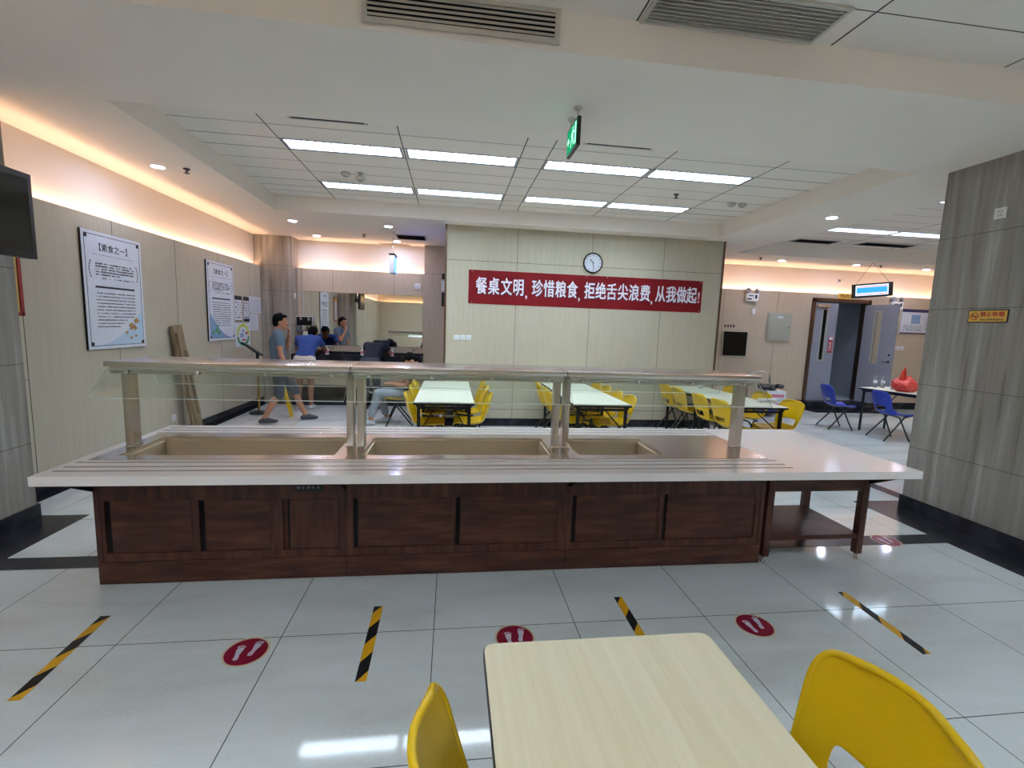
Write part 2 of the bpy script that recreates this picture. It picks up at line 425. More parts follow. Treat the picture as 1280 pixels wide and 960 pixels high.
# right far wall with the door opening
DX0, DX1, DZ = 8.24, 9.68, 2.54
bm = bm_new(); box(bm, -.13, DX0, YB-.05, YB-.02, 0, 2.68); box(bm, DX1, XR, YB-.05, YB-.02, 0, 2.68); box(bm, DX0, DX1, YB-.05, YB-.02, DZ, 2.68)
wall_panel_lines(bm, 'y', YB-.05, -.0012, [6.03, 7.35, 10.2, 11.4], 0, 2.68)
struct('wall_back', bm, ['panel_back', 'seam'])
bm = bm_new(); box(bm, -3.86, DX0, 10.06, 10.12, 0, ZT); box(bm, DX1, XR, 10.06, 10.12, 0, ZT); box(bm, DX0, DX1, 10.06, 10.12, DZ, ZT)
struct('wall_back', bm, 'upper')
bm = bm_new(); box(bm, 4.8, DX0-.03, YB-.065, YB-.05, 0, .16); box(bm, DX1+.03, XR, YB-.065, YB-.05, 0, .16); struct('baseboard_back', bm, 'black_stone')
# corridor behind the door
bm = bm_new(); box(bm, 8.0, 8.1, 10.12, 13.3, 0, 2.9); box(bm, 9.9, 10., 10.12, 13.3, 0, 2.9); box(bm, 8., 10., 13.3, 13.4, 0, 2.9); box(bm, 8., 10., 10.12, 13.3, 2.8, 2.9)
box(bm, 8.1, 9.9, 9.95, 13.3, .0, .2)
struct('wall_corridor', bm, 'corridor')
t = thing('ceiling_light', 'added unseen lamp in the corridor ceiling behind the double door', 'ceiling light', (9.0, 12.3, 2.8))  # out of view, added to brighten the corridor
b_ = bm_new(); box(b_, -.3, .3, -.15, .15, -.05, 0); obj('housing', b_, 'white', t, False)
b_ = bm_new(); box(b_, -.27, .27, -.12, .12, -.054, -.05); obj('diffuser', b_, 'light_added', t, False)
bm = bm_new(); box(bm, XR, XR+.1, YF, 10.2, 0, 3.6); box(bm, XR-.12, XR-.09, YF, 10.2, 0, 2.68); struct('wall_right', bm, 'panel')
bm = bm_new(); box(bm, -3.9, XR, YF-.1, YF, 0, 3.6); box(bm, -3.7, XR, YF+.09, YF+.12, 0, 2.68); struct('wall_front', bm, 'panel')
# centre partition
bm = bm_new(); box(bm, -.10, 4.59, 7.68, 8.2, .0, ZS)
for x in (1.03, 2.28, 3.53): box(bm, x-.003, x+.003, 7.6788, 7.68, 0, ZS, 1)
for z in (.285, 2.70): box(bm, -.10, 4.59, 7.6788, 7.68, z-.003, z+.003, 1)
struct('wall_center', bm, ['panel', 'seam'])
bm = bm_new(); box(bm, -.13, -.10, 7.665, 8.2, 0, ZS); struct('trim_2', bm, 'bronze')
bm = bm_new(); box(bm, 4.59, 4.62, 7.665, 8.2, 0, ZS); struct('trim_3', bm, 'bronze')
bm = bm_new(); box(bm, -.10, 4.59, 7.665, 7.6785, 0, .13); struct('baseboard_center', bm, 'black_stone')
# stone pillars
def pillar(x0, x1, y0, y1, z1, mats=('stone', 'seam'), zs=(.63, 1.26, 1.98, 2.63)):
    bm = bm_new(); box(bm, x0, x1, y0, y1, 0, z1)
    for z in zs:
        e = .001
        for a in ((x0-e, x1+e, y0-e, y0), (x0-e, x1+e, y1, y1+e), (x0-e, x0, y0, y1), (x1, x1+e, y0, y1)): box(bm, a[0], a[1], a[2], a[3], z-.002, z+.002, 1)
    return struct('pillar', bm, list(mats))
pillar(4.56, 5.5, 2.2, 4.0, ZS+.2); pillar(XL, -3.28, 3.15, 4.04, ZS+.2); pillar(XL-.1, -3.08, 9.69, 10.1, ZS, zs=(.9, 1.55, 2.2, 2.68)); pillar(-.58, -.13, 9.85, 10.1, ZS, ('panel_back', 'seam'), (2.68,))
bm = bm_new(); box(bm, 4.545, 5.515, 2.185, 4.015, 0, .13); box(bm, -3.3, -3.265, 3.14, 4.055, 0, .13); struct('baseboard_pillar', bm, 'black_stone')
bm = bm_new(); prism(bm, [(8.1, 9.3), (9.9, 9.3), (9.9, 9.88), (8.1, 9.88)], .04); box(bm, 8.05, 9.85, 9.62, 9.88, .04, .2, bev=.01)
struct('trim_4', bm, 'black_stone', 'black stone step in front of the double door')

# cove strips (lamps hidden behind the ledge)
def cove(label, x0, x1, y0, y1, z):
    bm = bm_new(); box(bm, x0, x1, y0, y1, z, z+.012)
    tag(obj('cove_light', bm, 'cove', smooth=False), label, 'light')
cove('warm strip light behind the ledge of the left wall', XL-.075, XL-.055, YF+.2, 9.6, 2.585)
cove('warm strip light behind the ledge above the washroom mirror', -3.0, -.62, YB+.06, YB+.08, 2.60)
cove('warm strip light behind the ledge of the wall with the double door', 4.7, 12.9, YB+.04, YB+.06, 2.60)

cove('added unseen warm strip behind the ledge of the wall behind the camera', -3.5, 12.8, YF+.04, YF+.06, 2.60)  # unseen uplight added to brighten the front ceiling
cove('added unseen warm strip behind the ledge of the far right wall', XR-.06, XR-.04, YF+.2, 9.6, 2.60)  # added out of view as well, more upward fill for the ceiling

# ------------------------------------------------------------------ ceiling fittings
def troffer():
    t = thing('ceiling_light', 'x', 'ceiling light')
    w, d = 1.16, .26
    bm = bm_new()
    for a in ((-w/2, -w/2+.012, -d/2, d/2), (w/2-.012, w/2, -d/2, d/2), (-w/2, w/2, -d/2, -d/2+.012), (-w/2, w/2, d/2-.012, d/2)): box(bm, *a, .0, .07)
    box(bm, -w/2, w/2, -d/2, d/2, .068, .075)
    obj('housing', bm, 'white', t, False)
    bm = bm_new(); box(bm, -w/2+.014, w/2-.014, -d/2+.014, d/2-.014, .052, .056); obj('diffuser', bm, 'light', t, False)
    bm = bm_new()
    for i in range(1, 15): x = -w/2+i*w/15; box(bm, x-.003, x+.003, -d/2+.012, d/2-.012, .004, .038)
    box(bm, -w/2+.012, w/2-.012, -.004, .004, .004, .038)
    obj('louvre', bm, 'louvre', t, False)
    bm = bm_new()
    for a in ((-w/2-.008, w/2+.008, -d/2-.008, -d/2+.001), (-w/2-.008, w/2+.008, d/2-.001, d/2+.008), (-w/2-.008, -w/2+.001, -d/2, d/2), (w/2-.001, w/2+.008, -d/2, d/2)): box(bm, *a, -.004, .002)
    obj('rim', bm, 'grey_ink', t, False)
    return t
T0 = troffer(); first = True
cols = ['leftmost', 'second from left', 'third from left', 'rightmost']
specs = []
for i, h in enumerate(LA):
    specs.append((h, ZT, '%s louvred light in the %s row of the middle recess' % (cols[i % 4], 'nearer' if i < 4 else 'farther'), 'louvred lights in the middle ceiling recess'))
for h, lb in zip(LB, ['left louvred light of the pair above the blue chairs', 'right louvred light of the pair above the blue chairs, cut by the pillar', 'louvred light farther right in the right ceiling recess', 'louvred light in the nearer row of the right recess, left one', 'louvred light in the nearer row of the right recess, right one']):
    specs.append((h, ZR, lb, 'louvred lights in the right ceiling recess'))
_c = ('leftmost', 'second from left', 'middle', 'second from right', 'rightmost'); _r = ('over the camera', 'behind the camera', 'farthest behind the camera')
for k, h in enumerate(LC):
    specs.append((h, ZT, 'added unseen louvred front ceiling light, %s in the row %s' % (_c[k % 5], _r[k//5]), 'added louvred lights out of view in the front ceiling'))
for h, z, lb, g in specs:
    loc = ((h[0]+h[1])/2, (h[2]+h[3])/2, z)
    if first: T0.location = loc; T0['label'] = lb; T0['group'] = g; first = False
    else: dup(T0, loc, 0, lb, g)

def downlight():
    t = thing('downlight', 'x', 'downlight')
    bm = bm_new(); lathe(bm, [(.085, 0), (.085, -.006), (.066, -.008), (.06, 0)], n=24); obj('trim_ring', bm, 'white', t)
    bm = bm_new(); lathe(bm, [(.058, -.004), (.058, -.0035)], n=20); obj('lens', bm, 'down', t)
    return t
D0 = downlight()
for k, (x, y, lb) in enumerate([(-3.15, 5.67, 'round downlight nearest the large left poster'), (-2.58, 8.17, 'round downlight beyond the corner of the middle recess'), (-2.56, 9.45, 'round downlight in front of the far left stone pillar'),
    (-1.07, 8.15, 'round downlight just nearer than the black ceiling grille'), (-1.10, 9.60, 'round downlight behind the blue hanging sign'), (4.91, 5.75, 'round downlight alone right of the middle recess'),
    (6.82, 9.2, 'left one of three downlights along the door wall'), (8.6, 9.24, 'middle one of three downlights along the door wall'), (10.37, 9.28, 'right one of three downlights along the door wall')]):
    if k == 0: D0.location = (x, y, ZS); D0['label'] = lb; D0['group'] = 'round downlights'
    else: dup(D0, (x, y, ZS), 0, lb, 'round downlights')

def sprinkler():
    bm = bm_new(); cyl(bm, (0, 0, 0), (0, 0, -.012), .035, .03); cyl(bm, (0, 0, -.012), (0, 0, -.04), .01); cyl(bm, (0, 0, -.045), (0, 0, -.05), .028)
    return obj('sprinkler', bm, 'black')
S0 = sprinkler(); S0['category'] = 'sprinkler'
for k, (x, y, z, lb) in enumerate([(-2.87, 5.68, ZS, 'small dark sprinkler head beside the nearest left downlight'), (-1.62, 9.03, ZS, 'small dark sprinkler head left of the blue hanging sign'), (2.85, 5.98, ZT, 'small dark sprinkler head between the right rows of lights'),
    (6.2, 9.0, ZS, 'small dark sprinkler head left of the door wall downlights'), (9.06, 9.11, ZS, 'small dark sprinkler head beside the hanging lit sign')]):
    o = S0 if k == 0 else S0.copy()
    if k: COL.objects.link(o)
    o.location = (x, y, z); tag(o, lb, 'sprinkler', 'sprinkler heads')

def detector(): 
    bm = bm_new(); lathe(bm, [(.055, 0), (.06, -.015), (.05, -.035), (.03, -.04), (.028, -.052), (.001, -.055)], n=20)
    return obj('smoke_detector', bm, 'vent')
d0 = detector()
for k, (x, y, dz, lb) in enumerate([(-1.31, 6.12, 0, 'left round smoke detector between the left light rows'), (-1.13, 6.08, -.05, 'right round smoke detector on a short stem between the left light rows'), (3.75, 6.18, 0, 'left one of two smoke detectors at the right of the middle recess'), (3.91, 6.18, 0, 'right one of two smoke detectors at the right of the middle recess')]):
    o = d0 if k == 0 else d0.copy()
    if k: COL.objects.link(o)
    o.location = (x, y, ZT+dz); tag(o, lb, 'smoke detector', 'smoke detectors')
bm = bm_new(); cyl(bm, (0, 0, 0), (0, 0, -.05), .012); cyl(bm, (0, 0, 0), (0, 0, -.008), .04); obj('stem', bm, 'vent', bpy.data.objects['smoke_detector.001'], loc=(0, 0, .05))

# slot vents in the recess ceiling
for x0, x1, lb in ((-1.45, -.82, 'narrow slot vent in the ceiling recess, left one'), (1.25, 1.89, 'narrow slot vent in the ceiling recess, right one beside the exit sign')):
    t = thing('slot_vent', lb, 'vent', ((x0+x1)/2, 4.58, ZT), group='slot vents in the recess')
    w = (x1-x0)/2
    bm = bm_new(); box(bm, -w, w, -.035, .035, -.003, 0); obj('slot', bm, 'dark', t, False)
    bm = bm_new()
    for a in ((-w-.03, w+.03, -.05, -.034), (-w-.03, w+.03, .034, .05), (-w-.03, -w, -.05, .05), (w, w+.03, -.05, .05)): box(bm, *a, -.006, 0)
    obj('rim', bm, 'vent', t, False)

def grille(name, label, loc, w, d, n, rim='vent', blade='vent', rot=(0, 0, 0), tilt=.6, thick=.003, back='dark', margin=.03):
    t = thing(name, label, 'vent', loc); t.rotation_euler = rot
    bm = bm_new()
    for a in ((-w/2, w/2, -d/2, -d/2+margin), (-w/2, w/2, d/2-margin, d/2), (-w/2, -w/2+margin, -d/2+margin, d/2-margin), (w/2-margin, w/2, -d/2+margin, d/2-margin)): box(bm, *a, -.012, 0)
    obj('frame', bm, rim, t, False)
    bm = bm_new(); box(bm, -w/2+margin, w/2-margin, -d/2+margin, d/2-margin, -.002, 0); obj('backing', bm, back, t, False)
    bm = bm_new(); s = (d-2*margin)/n
    for i in range(n):
        y = -d/2+margin+(i+.5)*s
        box(bm, -w/2+margin, w/2-margin, -s*.38, s*.38, -thick/2, thick/2, mat=Matrix.Translation((0, y, -.012)) @ Matrix.Rotation(tilt, 4, 'X'))
    obj('blades', bm, blade, t, False)
    return t
grille('air_vent', 'long white louvred vent in the front face of the ceiling beam', (.03, 2.80, 3.362), 1.08, .185, 5, rot=(R(-90), 0, 0), tilt=-.5, margin=.028)
grille('air_vent', 'square louvred return vent in the front tile ceiling at the top of the photo', (1.575, 2.645, ZT-.002), 1.08, .32, 9, tilt=.5, thick=.002, back='vent', margin=.022)
grille('air_vent', 'black ceiling grille beside the blue hanging sign', (-.77, 9.0, ZS-.001), .55, .45, 8, blade='dark')
grille('air_vent', 'pale thin ceiling vent near the wall over the washroom mirror', (-1.18, 9.93, ZS-.001), .62, .14, 3, blade='vent')
grille('air_vent', 'left dark grille at the far edge of the right ceiling recess', (6.85, 8.38, ZR-.001), .85, .3, 5, blade='dark')
grille('air_vent', 'right dark grille at the far edge of the right ceiling recess', (8.3, 8.3, ZR-.001), 1.1, .3, 5, blade='dark')

# hanging exit sign
t = thing('exit_sign', 'green running man exit sign hanging edge-on from the ceiling beam', 'exit sign', (.86, 3.54, ZS))
bm = bm_new(); box(bm, -.014, .014, -.15, .15, -.27, -.075, bev=.004); obj('sign_case', bm, 'black', t)
bm = bm_new(); box(bm, -.0155, -.0145, -.135, .135, -.255, -.09); obj('sign_face', bm, 'exit_green', t)
bm = bm_new()
def plate(poly): prism(bm, poly, .001, mat=Matrix(((0, 0, 1, -.0168), (1, 0, 0, 0), (0, 1, 0, 0), (0, 0, 0, 1))))
cx = -.03
plate([(cx-.01+.011*math.cos(a), -.115+.011*math.sin(a)) for a in [i*PI/6 for i in range(12)]])
plate([(cx-.02, -.13), (cx+.012, -.13), (cx+.02, -.175), (cx-.012, -.178)])
plate([(cx-.012, -.175), (cx+.004, -.175), (cx-.025, -.235), (cx-.045, -.235)]); plate([(cx+.004, -.172), (cx+.02, -.175), (cx+.04, -.2), (cx+.05, -.235), (cx+.038, -.238), (cx+.026, -.205)])
plate([(cx+.012, -.135), (cx+.045, -.16), (cx+.04, -.168), (cx+.01, -.15)]); plate([(cx-.02, -.133), (cx-.05, -.15), (cx-.045, -.158), (cx-.016, -.147)])
plate([(.06, -.16), (.09, -.16), (.09, -.142), (.125, -.172), (.09, -.202), (.09, -.184), (.06, -.184)]); plate([(-.125, -.1), (-.095, -.1), (-.095, -.245), (-.125, -.245)])
obj('running_man', bm, 'exit_white', t, False)
for s in (-1, 1):
    bm = bm_new(); lathe(bm, [(.03, 0), (.03, -.008), (.012, -.016), (.008, -.03), (.001, -.032)], (0, s*.1, 0)); cyl(bm, (0, s*.1, -.03), (0, s*.1, -.08), .004); obj('hanger', bm, 'vent', t)

# blue hanging sign by the washroom
t = thing('hanging_sign', 'small blue lit box sign hanging before the washroom mirror', 'sign', (-1.05, 8.6, ZS))
bm = bm_new(); box(bm, -.045, .045, -.16, .16, -.72, -.42, bev=.006); obj('sign_case', bm, 'white', t)
bm = bm_new(); box(bm, .046, .048, -.145, .145, -.705, -.45); obj('sign_face', bm, 'blue_glow', t)
bm = bm_new(); box(bm, -.05, .05, -.165, .165, -.42, -.39); obj('cap', bm, 'black', t)
bm = bm_new(); cyl(bm, (0, 0, 0), (0, 0, -.4), .006); cyl(bm, (0, 0, 0), (0, 0, -.01), .035); obj('hanger', bm, 'chrome', t)

# lit hanging sign in front of the double door
t = thing('hanging_sign', 'lit rectangular box sign hanging on two thin wires near the double door', 'sign', (8.62, 8.8, 2.69), R(-46)); t.rotation_euler = (0, R(-4), R(-46))
bm = bm_new(); box(bm, -.34, .34, -.05, .05, -.15, .13, bev=.006); obj('sign_case', bm, 'black', t)
bm = bm_new(); box(bm, -.27, .27, -.053, -.051, -.115, .1); obj('sign_face', bm, 'sign_glow', t)
bm = bm_new(); box(bm, -.25, .25, -.055, -.0535, -.06, .05); obj('blue_band', bm, 'sign_cyan', t)
bm = bm_new(); box(bm, -.25, .25, -.055, -.0535, .06, .075); box(bm, -.25, .25, -.055, -.0535, -.095, -.08); obj('pink_band', bm, 'sign_pink', t)
bm = bm_new(); cyl(bm, (-.28, 0, .12), (0, 0, .56), .003, n=6); cyl(bm, (.28, 0, .12), (0, 0, .56), .003, n=6); obj('wire', bm, 'black', t)

# ------------------------------------------------------------------ serving counter
def pb(bm, x0, x1, z0, z1, y0=3.006, y1=3.02, mi=0, bev=0): box(bm, x0, x1, y0, y1, z0, z1, mi, bev)
def cabinet(label, x0, x1, panels, door=None):
    t = thing('counter_cabinet', label, 'cabinet', (0, 0, 0), group='walnut cabinets under the serving counter')
    t.location = ((x0+x1)/2, 3.3, 0); ox, oy = (x0+x1)/2, 3.3
    def sh(b):
        for v in b.verts: v.co.x -= ox; v.co.y -= oy
        return b
    e = .0015; X0, X1 = x0+e, x1-e
    bm = bm_new(); box(bm, X0, X1, 3.03, 3.60, 0.005, .03); box(bm, X0, X1, 3.60, 3.62, .005, .735); box(bm, X0, X0+.018, 3.03, 3.60, .03, .735); box(bm, X1-.018, X1, 3.03, 3.60, .03, .735); box(bm, X0+.018, X1-.018, 3.03, 3.04, .03, .735); obj('carcass', sh(bm), 'walnut', t, False)
    bm = bm_new(); box(bm, X0, X1, 3.002, 3.03, .003, .146, bev=.003); obj('plinth', sh(bm), 'walnut', t)
    # face frame: stiles and rails around the recessed panels
    bm = bm_new(); allp = sorted(panels+([door] if door else []))
    box(bm, X0, X1, 3.006, 3.03, .538, .735); box(bm, X0, X1, 3.006, 3.03, .149, .2)
    cur = X0
    for a, b in allp: box(bm, cur, a, 3.006, 3.03, .2, .538); cur = b
    box(bm, cur, X1, 3.006, 3.03, .2, .538); box(bm, X0, X0+.03, 3.003, 3.008, .149, .735); box(bm, X1-.03, X1, 3.003, 3.008, .149, .735)
    obj('face_frame', sh(bm), 'walnut_v', t, False)
    for a, b in panels:
        # sliding panel sitting in the opening: a dark gap shows along its edge
        bm = bm_new(); box(bm, a+.03, b-.002, 3.012, 3.026, .202, .536, bev=.002); d = obj('door', sh(bm), 'walnut', t)
        bm = bm_new(); box(bm, a, a+.03, 3.0285, 3.0295, .2, .538); obj('finger_gap', sh(bm), 'dark', d, False)
        bm = bm_new(); box(bm, b-.012, b-.002, 3.006, 3.013, .2, .538, bev=.001); obj('edge_strip', sh(bm), 'walnut_v', d)
    if door:
        a, b = door
        bm = bm_new(); box(bm, a+.045, b-.006, 3.009, 3.024, .205, .534, bev=.002); d = obj('door', sh(bm), 'walnut_v', t)
        bm = bm_new(); box(bm, a+.026, a+.045, 3.0285, 3.0295, .2, .538); obj('finger_gap', sh(bm), 'dark', d, False)
    for gx in (x0+.004, x1-.004)[:1]:
        bm = bm_new(); prism(bm, [(2.72, .744), (3.003, .744), (3.003, .60)], .006, mat=Matrix(((0, 0, 1, gx-.003), (1, 0, 0, 0), (0, 1, 0, 0), (0, 0, 0, 1))))
        obj('support_bracket', sh(bm), 'black', t, False)
    return t
c1 = cabinet('left walnut serving cabinet with two sliding panels and a small door', -2.135, -.661, [(-2.08, -1.585), (-1.545, -1.12)], (-1.052, -.70))
cabinet('middle walnut serving cabinet with two wide sliding panels', -.661, .815, [(-.615, .035), (.05, .755)])
cabinet('right walnut serving cabinet beside the open shelf stand', .815, 2.292, [(.85, 1.49), (1.515, 2.235)])
# control panel
t = thing('control_panel', 'black control box with round knobs under the worktop edge', 'control panel', (-.882, 3.0, .62))
bm = bm_new(); box(bm, -.085, .085, -.012, .0, -.028, .03, bev=.006); obj('box_body', bm, 'black', t)
for i in range(5):
    bm = bm_new(); cyl(bm, (-.06+.03*i, -.012, .004), (-.06+.03*i, -.024, .004), .01, .009, 14); obj('knob', bm, 'grey_ink', t)

# open shelf stand at the right end
t = thing('shelf_stand', 'open walnut stand with a low shelf at the right end of the counter', 'shelf stand', (2.72, 3.3, 0))
bm = bm_new(); box(bm, -.395, .4, -.295, -.27, .548, .735, bev=.002); box(bm, -.395, .4, .27, .295, .548, .735); box(bm, .375, .4, -.27, .27, .548, .735); obj('apron', bm, 'walnut', t)
bm = bm_new(); box(bm, -.39, .395, -.29, .29, .168, .205, bev=.003); obj('shelf', bm, 'walnut', t)
for lx, ly in ((-.405, -.3), (.37, -.3), (-.405, .24), (.36, .24)):
    bm = bm_new(); box(bm, lx, lx+.052, ly, ly+.052, .05, .735, bev=.003); l = obj('leg', bm, 'walnut_v', t)
    bm = bm_new(); cyl(bm, (lx+.026, ly+.026, .006), (lx+.026, ly+.026, .05), .014); cyl(bm, (lx+.026, ly+.026, .0), (lx+.026, ly+.026, .008), .02); obj('foot', bm, 'steel', l)
bm = bm_new(); prism(bm, [(-.58, .744), (-.3, .744), (-.3, .60)], .006, mat=Matrix(((0, 0, 1, .40), (1, 0, 0, 0), (0, 1, 0, 0), (0, 0, 0, 1)))); obj('support_bracket', bm, 'black', t, False)

# worktop with three openings
XW0, XW1, YW0, YW1, ZW0, ZW1 = -2.212, 3.2, 2.685, 3.965, .747, .80
ops = [(-2.038, -.74, 3.082, 3.566), (-.58, .726, 3.082, 3.566), (.892, 1.535, 3.082, 3.556)]
t = thing('worktop', 'long white stone worktop covering the serving cabinets and the shelf stand', 'worktop', (0, 0, 0))
bm = bm_new(); ex = sorted({XW0, XW1} | {v for o_ in ops for v in o_[:2]}); ey = [YW0, 3.082, 3.566, YW1]
box(bm, XW0, XW1, YW0, 3.082, ZW0, ZW1); box(bm, XW0, XW1, 3.566, YW1, ZW0, ZW1)
cur = XW0
for o_ in ops: box(bm, cur, o_[0], 3.082, 3.566, ZW0, ZW1); cur = o_[1]
box(bm, cur, XW1, 3.082, 3.566, ZW0, ZW1)
bmesh.ops.remove_doubles(bm, verts=bm.verts, dist=1e-5)
obj('slab', bm, 'worktop', t, False)
bm = bm_new(); box(bm, XW0+.01, XW1-.01, YW0+.02, 3.0, .738, .747); box(bm, XW0+.01, XW1-.01, 3.63, YW1-.02, .738, .747); box(bm, 2.3, XW1-.01, 3.0, 3.63, .738, .747); obj('underlay', bm, 'black', t, False)
for y, x0, x1 in ((2.945, -2.165, 2.30), (2.857, -2.165, 2.30), (2.78, -2.165, 2.30), (3.70, -2.165, 2.29), (3.785, -2.165, 2.29), (3.87, -2.165, 2.29)):
    bm = bm_new(); box(bm, x0, x1, y-.006, y+.006, ZW1-.002, ZW1+.004, bev=.002); obj('tray_rail', bm, 'steel', t)

# food wells
def well(label, x0, x1, fx0, fx1, y1=3.566):
    t = thing('food_well', label, 'food well', ((x0+x1)/2, 3.324, ZW1), group='steel food wells'); ox, oy, oz = (x0+x1)/2, 3.324, ZW1
    def sh(b):
        for v in b.verts: v.co -= Vector((ox, oy, oz))
        return b
    bm = bm_new(); z0, z1 = ZW1, ZW1+.004; fy0, fy1 = 2.992, 3.668
    box(bm, fx0, fx1, fy0, 3.09, z0, z1); box(bm, fx0, fx1, y1-.008, fy1, z0, z1); box(bm, fx0, x0+.008, 3.09, y1-.008, z0, z1); box(bm, x1-.008, fx1, 3.09, y1-.008, z0, z1)
    obj('flange', sh(bm), 'steel', t, False)
    bm = bm_new(); d = .28
    a0, a1, b0, b1 = x0+.006, x1-.006, 3.088, y1-.006
    vs = lambda z, i: [bm.verts.new((a0+i, b0+i, z)), bm.verts.new((a1-i, b0+i, z)), bm.verts.new((a1-i, b1-i, z)), bm.verts.new((a0+i, b1-i, z))]
    L = [vs(z1+.001, -.0), vs(ZW1-.02, .004), vs(ZW1-.022, .014), vs(ZW1-d+.02, .02), vs(ZW1-d, .045)]
    for A, B in zip(L, L[1:]):
        for i in range(4): bm.faces.new((A[i], A[(i+1) % 4], B[(i+1) % 4], B[i]))
    bm.faces.new(L[-1])
    b = obj('basin', sh(bm), 'steel_well', t, False)
    md = b.modifiers.new('thickness', 'SOLIDIFY'); md.thickness = .002; md.offset = 1
    bm = bm_new(); cyl(bm, (0, 0, -d+.0025), (0, 0, -d+.006), .03, .028); obj('drain', bm, 'chrome', t)
    return t
well('left steel food well, the longest basin with its rim', -2.038, -.74, -2.135, -.663)
well('middle steel food well between the two pairs of posts', -.58, .726, -.659, .813)
well('right steel food well, the short basin with a wide flat steel rim', .892, 1.535, .817, 2.28, 3.556)

# sneeze guards
def guard(label, x0, x1, px):
    t = thing('sneeze_guard', label, 'sneeze guard', ((x0+x1)/2, 3.4, ZW1+.004), group='steel and glass sneeze guards')
    ox, oy, oz = (x0+x1)/2, 3.4, ZW1+.004
    def sh(b):
        for v in b.verts: v.co -= Vector((ox, oy, oz))
        return b
    bm = bm_new(); box(bm, x0+.001, x1-.001, 3.18, 3.64, 1.345, 1.378, bev=.003); obj('top_shelf', sh(bm), 'steel', t)
    bm = bm_new(); box(bm, x0+.02, x1-.02, 3.205, 3.225, 1.30, 1.345); box(bm, x0+.02, x1-.02, 3.595, 3.615, 1.30, 1.345); obj('glass_clamp', sh(bm), 'steel', t)
    for a, b in px:
        bm = bm_new(); box(bm, a, b, 3.30, 3.385, .8045, 1.345, bev=.003); p = obj('post', sh(bm), 'steel_v', t)
        bm = bm_new(); box(bm, a-.004, b+.004, 3.296, 3.389, .8042, .808); obj('base_plate', sh(bm), 'steel', p, False)
    for nm, (ya, za, yb, zb) in {'front': (3.203, 1.325, 3.02, 1.172), 'rear': (3.617, 1.325, 3.70, 1.172)}.items():
        d = Vector((0, yb-ya, zb-za)).normalized(); nrm = Vector((0, -d.z, d.y))*.0045
        bm = bm_new(); A = Vector((x0+.006, ya, za)); B = Vector((x1-.006, ya, za)); C_ = Vector((x1-.006, yb, zb)); D_ = Vector((x0+.006, yb, zb))
        f1 = [bm.verts.new(p+nrm) for p in (A, B, C_, D_)]; f2 = [bm.verts.new(p-nrm) for p in (A, B, C_, D_)]
        bm.faces.new(f1); bm.faces.new(f2[::-1])
        for i in range(4):
            f = bm.faces.new((f1[i], f1[(i+1) % 4], f2[(i+1) % 4], f2[i])); f.material_index = 1
        g = obj('glass_panel', sh(bm), ['glass', 'glass_edge'], t, False)
        n = 4
        bm = bm_new()
        for k in range(n):
            x = x0+.12+(x1-x0-.24)*k/(n-1); y = ya-.006 if nm == 'front' else ya+.006
            s = -1 if nm == 'front' else 1
            lathe(bm, [(.004, 0), (.011, .002), (.012, .008), (.006, .012)], n=12, mat=Matrix.Translation((x, y-.001*s, za-.012)) @ Matrix.Rotation(-s*PI/2, 4, 'X'))
        obj('clamp_bolt', sh(bm), 'chrome', g)
    return t
guard('left glass sneeze guard with steel shelf over the longest well', -2.145, -.665, [(-2.123, -2.075), (-.715, -.668)])
guard('middle glass sneeze guard with steel shelf over the middle well', -.661, .812, [(-.645, -.597), (.755, .80)])
guard('right glass sneeze guard with steel shelf over the short well', .816, 2.293, [(.828, .874), (2.205, 2.262)])

# ------------------------------------------------------------------ floor markings
def tape(x, y0, y1, lb, sk=0.):
    bm = bm_new(); h = (y1-y0)/2
    box(bm, -.026, .026, -h, h, 0, .0012)
    for v in bm.verts: v.co.x += v.co.y*sk
    o = obj('floor_tape', bm, 'tape', smooth=False, loc=(x, (y0+y1)/2, 0)); tag(o, lb, 'floor tape', 'hazard tapes on the floor'); return o
tape(-1.866, 2.078, 2.675, 'leftmost black and yellow hazard tape on the floor', -.057)
tape(-.398, 2.065, 2.658, 'black and yellow hazard tape second from left, near the left yellow chair', -.01)
tape(1.076, 2.05, 2.65, 'black and yellow hazard tape running beneath the far edge of the near table', 0)
tape(2.60, 2.01, 2.602, 'rightmost black and yellow hazard tape on the floor', .04)
tape(-1.72, 5.5, 6.1, 'hazard tape on the floor beyond the counter near the left post')
def foot(bm, mx, my, rot, mirror):
    m = Matrix.Translation((mx, my, .0016)) @ Matrix.Rotation(rot, 4, 'Z') @ Matrix.Diagonal((-.9 if mirror else .9, .9, 1, 1))
    pts = [(0, -.06), (.012, -.056), (.016, -.04), (.011, -.015), (.016, .01), (.022, .03), (.016, .045), (0, .048), (-.014, .042), (-.018, .022), (-.013, 0), (-.010, -.03), (-.014, -.048)]
    prism(bm, [(p[0], p[1]) for p in pts], .0006, mat=m)
    for i, (tx, ty, r) in enumerate([(-.014, .054, .0062), (-.003, .060, .0048), (.007, .0595, .0044), (.015, .055, .004), (.022, .048, .0036)]):
        prism(bm, [(tx+r*math.cos(a), ty+r*1.3*math.sin(a)) for a in [k*PI/5 for k in range(10)]], .0006, mat=m)
def sticker():
    t = thing('footprint_sticker', 'x', 'floor sticker')
    bm = bm_new(); lathe(bm, [(.11, 0), (.11, .0008)], n=40); obj('border', bm, 'sticker_pale', t, False)
    bm = bm_new(); lathe(bm, [(.099, .0008), (.099, .0014)], n=40); obj('disc', bm, 'sticker_red', t, False)
    bm = bm_new(); foot(bm, -.034, -.012, R(4), False); foot(bm, .036, .016, R(-10), True); obj('footprints', bm, 'sticker_foot', t, False)
    return t
s0 = sticker()
